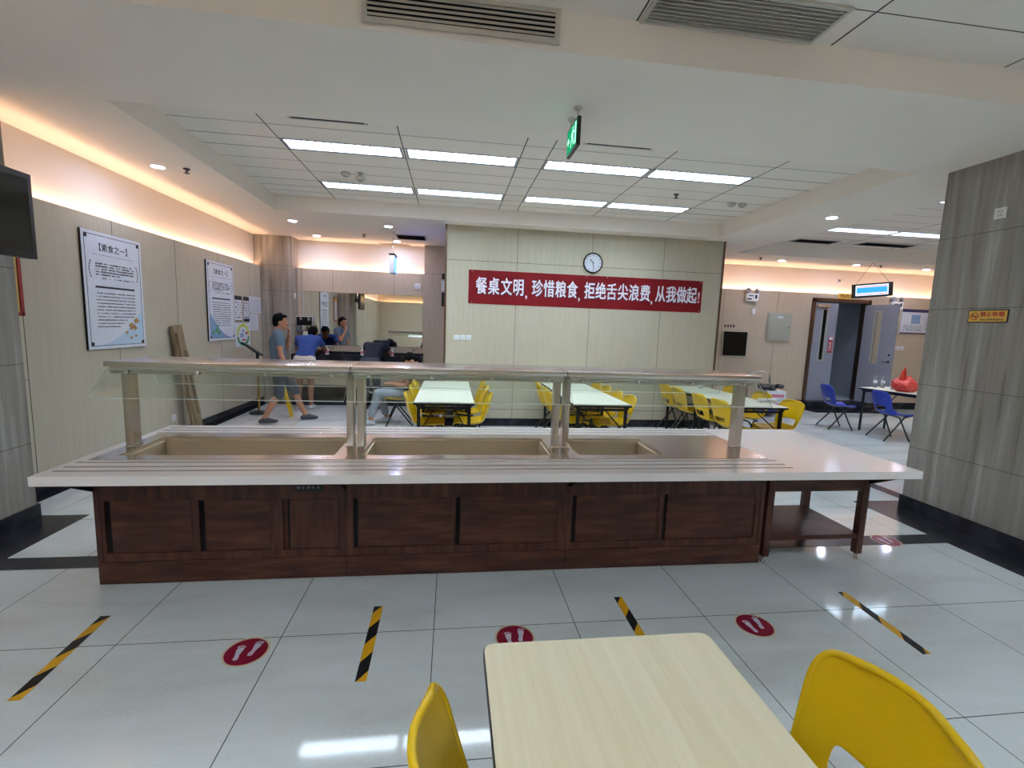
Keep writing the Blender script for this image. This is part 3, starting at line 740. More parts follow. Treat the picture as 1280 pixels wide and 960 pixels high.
for k, (x, y, lb) in enumerate([(-1.002, 2.318, 'round red footprint sticker left of the two, between the left tapes'), (.372, 2.318, 'round red footprint sticker half hidden by the near table edge'), (1.787, 2.316, 'round red footprint sticker above the right yellow chair'), (3.66, 3.29, 'round red footprint sticker on the dark band by the right pillar')]):
    if k == 0: s0.location = (x, y, 0); s0['label'] = lb; s0['group'] = 'footprint stickers on the floor'
    else: dup(s0, (x, y, .0016 if k == 3 else 0), 0, lb, 'footprint stickers on the floor')

# ------------------------------------------------------------------ chairs
def shell_chair(name, mat, label):
    t = thing(name, label, 'chair')
    prof = [(.215, .405), (.205, .432), (.17, .444), (.10, .436), (.02, .428), (-.06, .430), (-.125, .442), (-.163, .468), (-.182, .496), (-.192, .526), (-.207, .566), (-.228, .64), (-.243, .69), (-.256, .74), (-.265, .775), (-.270, .797), (-.272, .806)]
    wid = [.185, .20, .207, .212, .213, .208, .198, .188, .186, .190, .198, .207, .213, .212, .198, .165, .12]
    N = 14; bm = bm_new(); rows = []
    for i, ((x, z), w) in enumerate(zip(prof, wid)):
        back = max(0, min(1, (i-6)/3.)); row = []
        for j in range(N+1):
            v = -1+2*j/N; yy = w*v; e = abs(v)**3
            curl = .03*e*(1-back); fwd = .045*e*back*(1 if i < 14 else .7)
            dip = -.010*(1-v*v)*(1-back)
            row.append(bm.verts.new((x+fwd-(.018*(1-v*v))*back*.6, yy, z+curl+dip)))
        rows.append(row)
    for i in range(len(rows)-1):
        for j in range(N):
            if i in (8, 9) and 3 <= j < N-3: continue
            bm.faces.new((rows[i][j], rows[i][j+1], rows[i+1][j+1], rows[i+1][j]))
    bmesh.ops.recalc_face_normals(bm, faces=bm.faces)
    me = bpy.data.meshes.new('shell'); bm.to_mesh(me); bm.free(); me.materials.append(M[mat])
    tmp = bpy.data.objects.new('shell_tmp', me); COL.objects.link(tmp)
    m1 = tmp.modifiers.new('s', 'SOLIDIFY'); m1.thickness = .012; m1.offset = 0
    m2 = tmp.modifiers.new('u', 'SUBSURF'); m2.levels = 2; m2.render_levels = 2
    dg = bpy.context.evaluated_depsgraph_get(); me2 = bpy.data.meshes.new_from_object(tmp.evaluated_get(dg)); bpy.data.objects.remove(tmp)
    me2.shade_smooth(); me2.name = 'shell'
    o = bpy.data.objects.new('shell', me2); COL.objects.link(o); o.parent = t
    # rolled rim along the outline of the back
    bm = bm_new(); pts = []
    L = list(range(8, len(prof)))
    for i in L: pts.append((prof[i][0]+.045*(1 if i < 14 else .7)-.004, -wid[i], prof[i][1]))
    k = len(prof)-1
    for v in (-.66, -.33, 0, .33, .66): pts.append((prof[k][0]+.045*abs(v)**3*.7-.0108*(1-v*v), wid[k]*v, prof[k][1]+.002))
    for i in L[::-1]: pts.append((prof[i][0]+.045*(1 if i < 14 else .7)-.004, wid[i], prof[i][1]))
    P = [Vector(p) for p in pts]; sm = []
    for a, b in zip(P, P[1:]): sm += [a, (a+b)/2]
    sm.append(P[-1])
    for _ in range(3): sm = [sm[0]]+[(sm[i-1]+sm[i]*2+sm[i+1])/4 for i in range(1, len(sm)-1)]+[sm[-1]]
    tube(bm, sm, [.006]+[.0105]*(len(sm)-2)+[.006], 10); obj('rim', bm, mat, t, ang=1.2)
    # moulded grip ribs beside the opening
    for s in (-1, 1):
        bm = bm_new()
        for q in range(4): tube(bm, [(-.176-.006*q, s*(.128), .50+.016*q), (-.171-.006*q, s*.138, .502+.016*q), (-.162-.006*q, s*.150, .503+.016*q)], .0028, 6)
        obj('grip_ribs', bm, mat, t)
    for s in (-1, 1):
        bm = bm_new(); tube(bm, [(-.06, s*.17, .415), (.0, s*.172, .40), (.13, s*.19, .12), (.19, s*.20, .0)], .0125, 10); obj('leg', bm, 'black', t)
        bm = bm_new(); tube(bm, [(.14, s*.165, .415), (.08, s*.168, .40), (-.14, s*.20, .12), (-.235, s*.21, .0)], .0125, 10); obj('leg', bm, 'black', t)
    bm = bm_new()
    for x in (-.05, .13): tube(bm, [(x, -.172, .413), (x, .172, .413)], .009, 8)
    obj('seat_frame', bm, 'black', t)
    return t
Y0 = shell_chair('shell_chair', 'yellow', 'x')
nY = 0
def ychair(x, y, rz, label, group, z=0.):
    global nY
    if nY == 0: Y0.location = (x, y, z); Y0.rotation_euler = (0, 0, rz); Y0['label'] = label; Y0['group'] = group
    else: dup(Y0, (x, y, z), rz, label, group)
    nY += 1
ychair(.215, .90, R(2), 'yellow plastic chair nearest the camera, left of the near table', 'yellow chairs at the near table')
ychair(.88, .905, R(180+4), 'yellow plastic chair nearest the camera, right of the near table', 'yellow chairs at the near table')
G1, G2, G3 = 'yellow chairs at the left dining table', 'yellow chairs at the middle dining table', 'yellow chairs at the right dining table'
for y, lb in ((5.86, 'nearest'), (6.55, 'second'), (7.15, 'third')): ychair(-.29, y, R(random.uniform(-2.5, 2.5)), 'yellow chair on the left side of the left dining table, %s to the counter' % lb, G1)
for y, lb in ((5.93, 'nearest'), (6.6, 'second'), (7.3, 'farthest')): ychair(.255, y, R(180+random.uniform(-2.5, 2.5)), 'yellow chair on the right side of the left dining table, %s to the counter' % lb, G1)
for y, lb in ((6.05, 'nearest'), (6.65, 'second'), (7.25, 'farthest')): ychair(1.62, y, R(random.uniform(-2.5, 2.5)), 'yellow chair on the left side of the middle dining table, %s to the counter' % lb, G2)
for y, lb in ((5.9, 'nearest'), (6.38, 'second'), (6.87, 'third'), (7.36, 'farthest')): ychair(2.15, y, R(180+random.uniform(-2.5, 2.5)), 'yellow chair on the right side of the middle dining table, %s to the counter' % lb, G2)
for y, lb in ((5.75, 'nearest'), (6.27, 'second'), (6.9, 'third'), (7.38, 'farthest')): ychair(3.80, y, R(random.uniform(-2.5, 2.5)), 'yellow chair on the left side of the right dining table, %s to the counter' % lb, G3)
for x, y, lb in ((4.37, 5.68, 'nearest'), (4.47, 6.45, 'second'), (4.5, 7.3, 'farthest')): ychair(x, y, R(180+random.uniform(-2.5, 2.5)), 'yellow chair on the right side of the right dining table, %s to the counter' % lb, G3)

B0 = shell_chair('shell_chair', 'blue', 'blue plastic chair at the left end of the far right table')
B0.location = (7.16, 7.72, 0); B0.rotation_euler = (0, 0, R(-14)); B0['group'] = 'blue plastic chairs'
dup(B0, (7.42, 6.88, 0), R(-10), 'blue plastic chair nearest the right pillar, back to the counter', 'blue plastic chairs')
dup(B0, (8.62, 6.95, 0), R(188), 'blue plastic chair on the far side of the table with the red bag', 'blue plastic chairs')
dup(B0, (7.55, 6.2, 0), R(10), 'blue plastic chair mostly hidden behind the right pillar', 'blue plastic chairs')

# ------------------------------------------------------------------ tables
def table(label, x0, x1, y0, y1, top='pale_top', group=None, h=.75):
    t = thing('folding_table', label, 'table', ((x0+x1)/2, (y0+y1)/2, 0), group=group)
    w, d = (x1-x0)/2, (y1-y0)/2
    def rr(w, d, r=.03, n=5):
        out = []
        for cx_, cy_, a0 in ((w-r, d-r, 0), (-w+r, d-r, 90), (-w+r, -d+r, 180), (w-r, -d+r, 270)):
            for i in range(n+1): a = R(a0+90*i/n); out.append((cx_+r*math.cos(a), cy_+r*math.sin(a)))
        return out
    bm = bm_new(); prism(bm, rr(w-.003, d-.003), .004, mat=Matrix.Translation((0, 0, h-.004))); obj('tabletop', bm, top, t, False)
    bm = bm_new(); prism(bm, rr(w, d), .024, mat=Matrix.Translation((0, 0, h-.0285))); obj('edge_band', bm, 'black', t, False)
    for s in (-1, 1):
        for k in (-1, 1):
            bm = bm_new(); x = k*(w-.06); y = s*(d-.08); box(bm, x-.02, x+.02, y-.012, y+.012, 0, h-.03, bev=.002); obj('leg', bm, 'black', t)
    bm = bm_new()
    for s in (-1, 1):
        y = s*(d-.08); box(bm, -w+.06, w-.06, y-.01, y+.01, h-.085, h-.055); box(bm, -w+.06, w-.06, y-.01, y+.01, .42, .445)
        for k in (-1, 1):
            x = k*(w-.1); tube(bm, [(x, y, .43), (x*.25, s*(d-.42), h-.04)], .008, 6)
    for k in (-1, 1): box(bm, k*(w-.04)-.008, k*(w-.04)+.008, -d+.05, d-.05, h-.06, h-.03)
    obj('frame', bm, 'black', t)
    return t
table('maple topped table in the foreground between two yellow chairs', .108, .815, .06, 1.268, 'maple')
GT = 'white topped dining tables against the centre wall'
for x0, x1, nm in ((-.435, .285, 'left'), (1.515, 2.255, 'middle'), (3.68, 4.39, 'right')):
    table('%s dining table, nearer half with its end towards the counter' % nm, x0, x1, 5.475, 6.55, group=GT)
    table('%s dining table, farther half against the beige wall' % nm, x0, x1, 6.56, 7.635, group=GT)
t = table('white topped table with black legs beside the blue chairs', 0, .8, 0, 1.6, h=.79)
t.rotation_euler = (0, 0, R(12)); t.location = (8.0, 6.93, 0)

# things on the tables
t = thing('paper_roll', 'white paper roll lying on the right dining table near its end', 'paper roll', (4.37, 5.91, .752))
bm = bm_new(); cyl(bm, (-.13, .0, .028), (.13, -.02, .028), .028); obj('paper', bm, 'white', t)
bm = bm_new(); cyl(bm, (-.14, .001, .028), (-.129, 0, .028), .014); obj('core', bm, 'steel', t)
def waterbottle(x, y, label, z=.7905):
    t = thing('water_bottle', label, 'bottle', (x, y, z), group='water bottles on the far right table')
    bm = bm_new(); lathe(bm, [(.028, 0), (.032, .006), (.031, .06), (.028, .07), (.031, .08), (.031, .14), (.02, .17), (.0125, .185), (.0125, .2)], n=18); obj('bottle_body', bm, 'bottle', t)
    bm = bm_new(); lathe(bm, [(.0145, .198), (.0145, .215), (.013, .217)], n=18); obj('cap', bm, 'blue_art', t)
    bm = bm_new(); lathe(bm, [(.0315, .085), (.0322, .086), (.0322, .13), (.0315, .131)], n=18); obj('bottle_label', bm, 'paper', t)
waterbottle(7.78, 7.62, 'clear water bottle, left one by the red bag'); waterbottle(7.90, 7.58, 'clear water bottle, middle one by the red bag'); waterbottle(7.86, 7.34, 'clear water bottle touching the side of the red bag')
t = thing('jug', 'small clear jug on the far end of the right dining table', 'jug', (4.2, 7.35, .7505))
bm = bm_new(); lathe(bm, [(.03, 0), (.045, .01), (.04, .07), (.03, .1), (.036, .12)], n=18); obj('jug_body', bm, 'bottle', t)
bm = bm_new(); tube(bm, [(.04, 0, .09), (.075, 0, .08), (.075, 0, .04), (.043, 0, .03)], .004, 6); obj('handle', bm, 'bottle', t)
# red bag
t = thing('plastic_bag', 'red plastic carrier bag with knotted handles on the far right table', 'bag', (7.82, 7.08, .7905))
bm = bm_new(); res = bmesh.ops.create_icosphere(bm, subdivisions=4, radius=1)
for v in bm.verts:
    p = v.co.copy(); a = math.atan2(p.y, p.x)
    rr_ = 1+.10*math.sin(5*a+2*p.z)+.06*math.sin(11*a-5*p.z)+.05*math.sin(17*p.z+3*a)
    v.co = Vector((p.x*.21*rr_, p.y*.15*rr_, max(0, (p.z+.8))*.13*(1+.14*math.sin(3*a)))) 
obj('bag_body', bm, 'red_bag', t, ang=3)
for sx, hgt in ((-.1, .42), (.12, .28)):
    bm = bm_new(); tube(bm, [(sx*.6, 0, .12), (sx*.9, .01, .2), (sx*.8, 0, hgt*.85), (sx*.5, -.01, hgt), (sx*.3, 0, hgt*.8), (sx*.4, 0, .14)], [.07, .045, .02, .014, .02, .06], 10)
    for v in bm.verts: v.co.y *= .6
    obj('bag_handle', bm, 'red_bag', t, ang=3)

# trolley, bundle beyond the right table
t = thing('platform_trolley', 'platform trolley with a bent steel handle near the far wall', 'trolley', (6.75, 9.1, 0), R(-8))
bm = bm_new(); box(bm, -.3, .3, -.45, .45, .13, .16, bev=.01); obj('platform', bm, 'blue', t)
bm = bm_new(); tube(bm, [(-.24, .42, .16), (-.24, .44, .7), (-.21, .445, .82), (-.1, .45, .87), (.1, .45, .87), (.21, .445, .82), (.24, .44, .7), (.24, .42, .16)], .02, 10); tube(bm, [(-.24, .44, .55), (.24, .44, .55)], .01, 8); obj('handle', bm, 'chrome', t)
for x in (-.24, .24):
    for y in (-.36, .36):
        bm = bm_new(); cyl(bm, (x-.02, y, .06), (x+.02, y, .06), .06, n=18); box(bm, x-.025, x+.025, y-.01, y+.01, .06, .13); obj('wheel', bm, 'black', t)
t = thing('carton_stack', 'pale cartons on the platform trolley', 'box', (6.70, 8.95, .161), R(-8))
for z, w in ((0, .24), (.19, .2)):
    bm = bm_new(); box(bm, -w, w, -.22, .22, z, z+.185, bev=.006); b = obj('carton', bm, 'paper', t)
    bm = bm_new(); box(bm, -w*.8, w*.8, -.222, -.2201, z+.06, z+.12); obj('printed_band', bm, 'pink', b)
bm = bm_new()
for i in range(7):
    ellipsoid(bm, (random.uniform(-.2, .2), random.uniform(-.1, .1), .05+random.uniform(0, .05)), (random.uniform(.08, .14), .09, .05))
tag(obj('cloth_bundle', bm, 'black', loc=(6.62, 8.95, .536)), 'black bundle lying on top of the cartons', 'bundle')

# ------------------------------------------------------------------ centre wall: banner, clock, switches
YC = 7.6785
t = thing('banner', 'long red cloth banner with white Chinese lettering on the centre wall', 'banner', (2.256, YC, 2.29))
W2, H2 = 2.005, .268
bm = bm_new(); nx, nz = 80, 8; g = []
for i in range(nx+1):
    g.append([])
    for j in range(nz+1):
        x = -W2+2*W2*i/nx; z = -H2+2*H2*j/nz
        y = -.004-.003*math.sin(x*5+z*4)*math.cos(z*6)
        g[-1].append(bm.verts.new((x, y, z)))
for i in range(nx):
    for j in range(nz): bm.faces.new((g[i][j], g[i+1][j], g[i+1][j+1], g[i][j+1]))
bmesh.ops.solidify(bm, geom=bm.faces[:], thickness=.001)
obj('cloth', bm, 'red_cloth', t)
chars = '餐桌文明,珍惜粮食,拒绝舌尖浪费,从我做起!'
# measured centre of every character along the banner (fractions of its width)
k = 0
cent = {'餐': .053, '桌': .103, '文': .153, '明': .202, ',': .233, '珍': .283, '惜': .332, '粮': .382, '食': .430}
seq = [('餐', .052), ('桌', .102), ('文', .154), ('明', .203), (',', .236), ('珍', .281), ('惜', .330), ('粮', .379), ('食', .428), (',', .458), ('拒', .502), ('绝', .550), ('舌', .597), ('尖', .646), ('浪', .695), ('费', .744), (',', .774), ('从', .812), ('我', .860), ('做', .907), ('起', .953), ('!', .985)]
for c, f in seq:
    x = -W2+2*W2*f
    if c in ',!':
        text_obj('lettering', c, .24, 'banner_white', t, (x, -.011, -.065 if c == ',' else -.02), (PI/2, 0, 0), .9, 1.1 if c == '!' else 1., .001, .002)
    else:
        text_obj('lettering', c, .235, 'banner_shade', t, (x+.006, -.0095, -.006), (PI/2, 0, 0), .80, 1.22, .0006, .008)
        text_obj('lettering', c, .235, 'banner_white', t, (x, -.0115, 0), (PI/2, 0, 0), .80, 1.22, .0006, .0045)
bm = bm_new()
for x in (-1.95, -.06+.0, .3, 1.96):
    for z in ((.24, -.24) if abs(x) > 1.9 else (.25,)): cyl(bm, (x, -.008, z), (x, -.016, z), .008, n=10)
obj('eyelets', bm, 'chrome', t)
# clock
t = thing('wall_clock', 'round white wall clock with a black rim above the banner', 'clock', (2.292, YC, 2.762))
rotx = Matrix.Rotation(PI/2, 4, 'X')
bm = bm_new(); lathe(bm, [(.165, 0), (.168, .02), (.16, .035), (.148, .035), (.146, .02)], n=40, mat=rotx); obj('rim', bm, 'black_gloss', t)
bm = bm_new(); lathe(bm, [(.147, .018), (.147, .022)], n=40, mat=rotx); obj('face', bm, 'paper', t)
bm = bm_new()
for i in range(12):
    a = i*PI/6; box(bm, -.004, .004, -.0245, -.0225, .112, .132, mat=Matrix.Rotation(a, 4, 'Y'))
obj('hour_marks', bm, 'ink', t, False)
for nm, a, L_, w in (('hour_hand', R(-40), .075, .006), ('minute_hand', R(172), .11, .004)):
    bm = bm_new(); box(bm, -w, w, -.029, -.026, -.015, L_, mat=Matrix.Rotation(a, 4, 'Y')); obj(nm, bm, 'ink', t, False)
# switches
def switch(x, y, z, label, s=.086, axis='y', group=None, rock=2):
    t = thing('wall_switch', label, 'switch', (x, y, z), group=group)
    if axis == 'x-': t.rotation_euler = (0, 0, -PI/2)
    if axis == 'x+': t.rotation_euler = (0, 0, PI/2)
    bm = bm_new(); box(bm, -s/2, s/2, -.009, 0, -s/2, s/2, bev=.003); obj('plate', bm, 'white', t)
    bm = bm_new()
    if rock: 
        for i in range(rock): w = s*.7/rock; box(bm, -s*.35+i*w+.002, -s*.35+(i+1)*w-.002, -.0115, -.009, -s*.32, s*.32, bev=.001)
        obj('rocker', bm, 'paper', t)
    else:
        for (a, b) in ((-.012, .015), (.012, .015), (0, -.008), (-.012, -.02), (.012, -.02)): box(bm, a-.0025, a+.0025, -.0095, -.009, b-.006, b+.006)
        obj('sockets', bm, 'dark', t, False)
    return t
for x, n_ in ((.073, 'left'), (.172, 'middle'), (.270, 'right')): switch(x, YC, 1.466, 'white wall switch, %s of three on the centre wall' % n_, group='switches on the centre wall')
for x, n_ in ((10.36, 'leftmost'), (10.47, 'second'), (10.58, 'third'), (10.69, 'rightmost')): switch(x, YB-.05, 1.48, 'white wall switch right of the double door, %s of four' % n_, .09, group='switches right of the double door')
switch(4.56, 3.512, 2.77, 'white socket plate high on the right stone pillar', .092, 'x-', rock=0)
switch(XL, 6.66, .30, 'white socket plate low on the left wall behind the plank', .09, 'x+', rock=0)
switch(-3.08, 9.78, 2.12, 'white socket plate high on the far left stone pillar', .10, 'x+', rock=0)
switch(-.72, YB, 2.42, 'white socket plate above the right end of the mirror', .12, rock=2)

# ------------------------------------------------------------------ no-smoking plate
t = thing('no_smoking_sign', 'amber no smoking plate with a black border on the right stone pillar', 'sign', (4.56, 3.487, 1.911), -PI/2)
bm = bm_new(); box(bm, -.152, .152, -.006, 0, -.055, .055, bev=.002); obj('border', bm, 'black', t)
bm = bm_new(); box(bm, -.144, .144, -.0075, -.006, -.047, .047); obj('plate', bm, 'amber', t, False)
bm = bm_new(); tube(bm, [(-.1+.03*math.cos(a), -.0085, .03*math.sin(a)) for a in [i*PI/12 for i in range(24)]], .003, 6, closed=True)
box(bm, -.03, .03, -.0095, -.008, -.003, .003, mat=Matrix.Translation((-.1, 0, 0)) @ Matrix.Rotation(R(45), 4, 'Y')); obj('prohibition_ring', bm, 'red_ink', t)
bm = bm_new(); box(bm, -.122, -.078, -.0088, -.0078, -.004, .004); obj('cigarette', bm, 'ink', t, False)
text_obj('lettering', '禁止吸烟', .05, 'red_ink', t, (.035, -.0082, .014), (PI/2, 0, 0), .92, .85, .0004, .0012)
text_obj('lettering', 'NO SMOKING', .026, 'ink', t, (.035, -.0082, -.030), (PI/2, 0, 0), 1.05, .85, .0004, .0005)

# ------------------------------------------------------------------ posters on the left wall (local x = along +y world, facing +x)
def wallthing(name, label, cat, y, z, x=XL, group=None): return thing(name, label, cat, (x, y, z), PI/2, group)
def lines_mesh(bm, x0, x1, z0, z1, rows, h, yv=-.0076, dens=.8, gap=.004, short=()):
    for r in range(rows):
        z = z1-(z1-z0)*(r+.5)/rows; x = x0; xe = x0+(x1-x0)*(short[r] if r < len(short) else 1.)
        while x < xe:
            w = h*random.uniform(.5, 1.)
            if random.random() < dens:
                box(bm, x, min(x+w, xe), yv-.0004, yv, z-h*random.uniform(.25, .5), z+h*random.uniform(.25, .5))
            x += w+gap
def poster(label, y0, y1, z0, z1, art):
    yc, zc = (y0+y1)/2, (z0+z1)/2; w, h = (y1-y0)/2, (z1-z0)/2
    t = wallthing('wall_poster', label, 'poster', yc, zc)
    bm = bm_new(); g = []; n = 16
    for i in range(n+1):   # the sheet bows slightly off the wall
        z = -h+2*h*i/n; off = -.022-.012*math.cos(PI*z/h)*.6
        g.append([bm.verts.new((x, off, z)) for x in (-w, w)])
    for i in range(n): bm.faces.new((g[i][0], g[i][1], g[i+1][1], g[i+1][0]))
    bmesh.ops.solidify(bm, geom=bm.faces[:], thickness=.006)
    # keep it simple and flat-backed: rigid board with a dark edge
    bm.free(); bm = bm_new(); box(bm, -w, w, -.022, -.002, -h, h, bev=.002); obj('backing_board', bm, 'ink', t)
    bm = bm_new(); box(bm, -w+.002, w-.002, -.024, -.022, -h+.002, h-.002); obj('sheet', bm, 'paper', t, False)
    Y = -.0242
    bm = bm_new(); m = .035
    for a in ((-w+m, w-m, h-m-.006, h-m), (-w+m, w-m, -h+m, -h+m+.006), (-w+m, -w+m+.006, -h+m, h-m), (w-m-.006, w-m, -h+m, h-m)): box(bm, a[0], a[1], Y-.001, Y, a[2], a[3])
    for sx in (-1, 1):
        for sz in (-1, 1): box(bm, sx*(w-.06)-.018, sx*(w-.06)+.018, Y-.0012, Y, sz*(h-.06)-.018, sz*(h-.06)+.018)
    obj('border', bm, 'ink', t, False)
    bm = bm_new(); lines_mesh(bm, -.28, .3, h-.45, h-.31, 5, .019, Y, .85, .003, (.95, 1, 1, 1, .6))
    lines_mesh(bm, -.2, .3, h-.49, h-.455, 1, .016, Y, .6)
    for s in (-1, 1):
        for q in range(6): a = q/5*PI; box(bm, s*(.35+.02*math.sin(a))-.006, s*(.35+.02*math.sin(a))+.006, Y-.0005, Y, h-.46+.03*q-.012, h-.46+.03*q+.012)
    box(bm, -.3, .3, Y-.0006, Y, h-.575, h-.555); box(bm, -.32, .32, Y-.0004, Y, h-.235, h-.232)
    lines_mesh(bm, -.3, .3, -h+.22, h-.61, 11, .014, Y, .9, .003, (1, 1, 1, 1, 1, 1, 1, .93, .75, .65, .55) if art == 'right' else ())
    obj('small_print', bm, 'ink', t, False)
    text_obj('heading', '【素食之一】', .095, 'ink', t, (.0, Y-.0005, h-.16), (PI/2, 0, 0), .95, .9, .0003, .001)
    s = 1 if art == 'right' else -1
    bm = bm_new(); pts = []
    n = 18; cx, cz = s*(w-.04), -h+.04
    poly = [(cx, cz)]+[(s*(w-.04-(.75)*(1-(k/n))), -h+.04+.4*(k/n)**2.0) for k in range(n+1)]
    prism(bm, poly, .0004, mat=Matrix(((1, 0, 0, 0), (0, 0, -1, Y), (0, 1, 0, 0), (0, 0, 0, 1)))); obj('corner_art', bm, 'sky' if s > 0 else 'blue_art', t, False)
    bm = bm_new()
    spots = [(.22, -h+.24, .05), (.30, -h+.30, .045), (.27, -h+.22, .035), (.13, -h+.17, .022), (.2, -h+.11, .022), (.28, -h+.13, .022)] if s > 0 else [(-.3, -h+.12, .04), (-.2, -h+.16, .05), (-.12, -h+.12, .04), (-.16, -h+.22, .03)]
    for a, b, r in spots:
        prism(bm, [(a+r*(1+.35*math.sin(5*q))*math.cos(q), b+r*(.7+.25*math.sin(3*q+a*9))*math.sin(q)) for q in [i*PI/10 for i in range(20)]], .0004, mat=Matrix(((1, 0, 0, 0), (0, 0, -1, Y-.0006), (0, 1, 0, 0), (0, 0, 0, 1))))
    obj('flower_art' if s > 0 else 'vegetable_art', bm, 'tan_art' if s > 0 else 'green', t, False)
poster('large white poster with dense text nearest the left pillar', 5.25, 6.15, 1.285, 2.50, 'right')
poster('large white poster farther along the left wall beside the small notices', 7.64, 8.51, 1.29, 2.51, 'left')
for y0, y1, lb in ((8.56, 8.85, 'left'), (8.9, 9.14, 'right')):
    w = (y1-y0)/2; t = wallthing('notice_sheet', 'narrow notice with a black header, %s of two beside the far poster' % lb, 'notice', (y0+y1)/2, 1.81)
    bm = bm_new(); box(bm, -w, w, -.004, 0, -.22, .22); obj('sheet', bm, 'paper', t, False)
    bm = bm_new(); box(bm, -w, w, -.005, -.0041, .15, .22); box(bm, -w, w, -.005, -.0041, -.22, -.2 if lb == 'left' else -.17); box(bm, -w, -w+.01, -.005, -.0041, -.2, .15); box(bm, w-.01, w, -.005, -.0041, -.2, .15)
    lines_mesh(bm, -w+.04, w-.03, -.17, .13, 7, .03, -.0042, .6, .01); obj('printing', bm, 'ink', t, False)
t = wallthing('round_emblem_sheet', 'sheet with a round green and white emblem under the notices', 'notice', 8.86, 1.355)
bm = bm_new(); box(bm, -.29, .29, -.004, 0, -.2, .2); obj('sheet', bm, 'paper', t, False)
def disc(bm, r0, r1, a0, a1, Y, cx=0, cz=0, n=24):
    A = [(cx+r1*math.cos(a0+(a1-a0)*i/n), cz+r1*math.sin(a0+(a1-a0)*i/n)) for i in range(n+1)]; B = [(cx+r0*math.cos(a0+(a1-a0)*i/n), cz+r0*math.sin(a0+(a1-a0)*i/n)) for i in range(n+1)]
    for i in range(n):
        prism(bm, [A[i], A[i+1], B[i+1], B[i]], .0004, mat=Matrix(((1.3, 0, 0, 0), (0, 0, -1, Y), (0, 1, 0, 0), (0, 0, 0, 1))))
bm = bm_new(); disc(bm, .145, .195, PI*1.05, PI*1.95, -.0045); obj('green_ring', bm, 'green', t, False)
bm = bm_new(); disc(bm, .145, .195, 0, PI, -.0045); obj('lime_ring', bm, 'lime', t, False)
bm = bm_new(); box(bm, -.12, .02, -.005, -.0045, -.04, .03); box(bm, -.05, .05, -.005, -.0045, .05, .09); obj('emblem', bm, 'blue_art', t, False)
bm = bm_new(); disc(bm, 0.001, .03, 0, 2*PI, -.005, .1, .03); box(bm, -.06, .1, -.005, -.0045, -.1, -.075); obj('red_mark', bm, 'red_ink', t, False)
for y, z, w, h, lb in ((9.45, 1.90, .3, .15, 'upper white printed list by the stone pillar'), (9.32, 1.58, .21, .15, 'lower white printed list by the stone pillar')):
    t = wallthing('notice_sheet', lb, 'notice', y, z); bm = bm_new(); box(bm, -w, min(w, 9.68-y), -.003, 0, -h, h); obj('sheet', bm, 'paper', t, False)
    bm = bm_new()
    for i in range(9): zz = -h+.03+i*(2*h-.05)/9; box(bm, -w+.02, w-.09, -.0036, -.0031, zz, zz+.003)
    for i in range(5): xx = -w+.04+i*(2*w-.14)/5; box(bm, xx, xx+.003, -.0036, -.0031, -h+.03, h-.03)
    obj('table_lines', bm, 'grey_ink', t, False)
# framed certificate between pillar and first poster
t = wallthing('framed_certificate', 'red and gold framed certificate half hidden by the left pillar', 'picture', 4.33, 2.0)
bm = bm_new()
for a in ((-.24, .24, .35, .38), (-.24, .24, -.38, -.35), (-.24, -.21, -.38, .38), (.21, .24, -.38, .38)): box(bm, a[0], a[1], -.02, 0, a[2], a[3])
obj('frame', bm, 'red_frame', t, False)
bm = bm_new(); box(bm, -.21, .21, -.01, -.004, -.35, .35); obj('gold_border', bm, 'gold', t, False)
bm = bm_new(); box(bm, -.17, .17, -.012, -.0101, -.31, .25); obj('sheet', bm, 'paper', t, False)

# television hanging by the left pillar
t = thing('television', 'black flat television on a ceiling bracket before the left pillar', 'television', (-3.0, 3.5, 2.34))
bm = bm_new(); box(bm, -.07, -.006, -.40, .39, -.3, .29, bev=.012); obj('case', bm, 'black', t)
bm = bm_new(); box(bm, -.006, .0, -.40, .39, -.3, .29, bev=.003); obj('bezel', bm, 'black', t)
bm = bm_new(); box(bm, .0, .0025, -.365, .355, -.255, .255); obj('screen', bm, 'black_gloss', t, False)
bm = bm_new(); box(bm, -.14, -.07, -.12, .12, -.1, .1); box(bm, -.24, -.14, -.05, .05, -.05, .05); cyl(bm, (-.2, 0, 0), (-.2, 0, ZS-2.34), .025); obj('bracket', bm, 'black', t)

# leaning plank
t = thing('wooden_plank', 'weathered wooden plank board leaning upright on the left wall', 'plank', (-3.5, 7.0, 0))
bm = bm_new()
box(bm, -.02, .02, -.17, .06, 0, 1.54, bev=.004); obj('board', bm, 'wood_board', t)
bm = bm_new(); box(bm, .02, .05, -.14, -.09, .05, 1.45, bev=.004); box(bm, .02, .045, -.01, .03, .3, 1.2, bev=.004); obj('batten', bm, 'wood_board', t)
t.location = (-3.49, 6.95, .012); t.rotation_euler = (R(6), R(-5.5), 0)

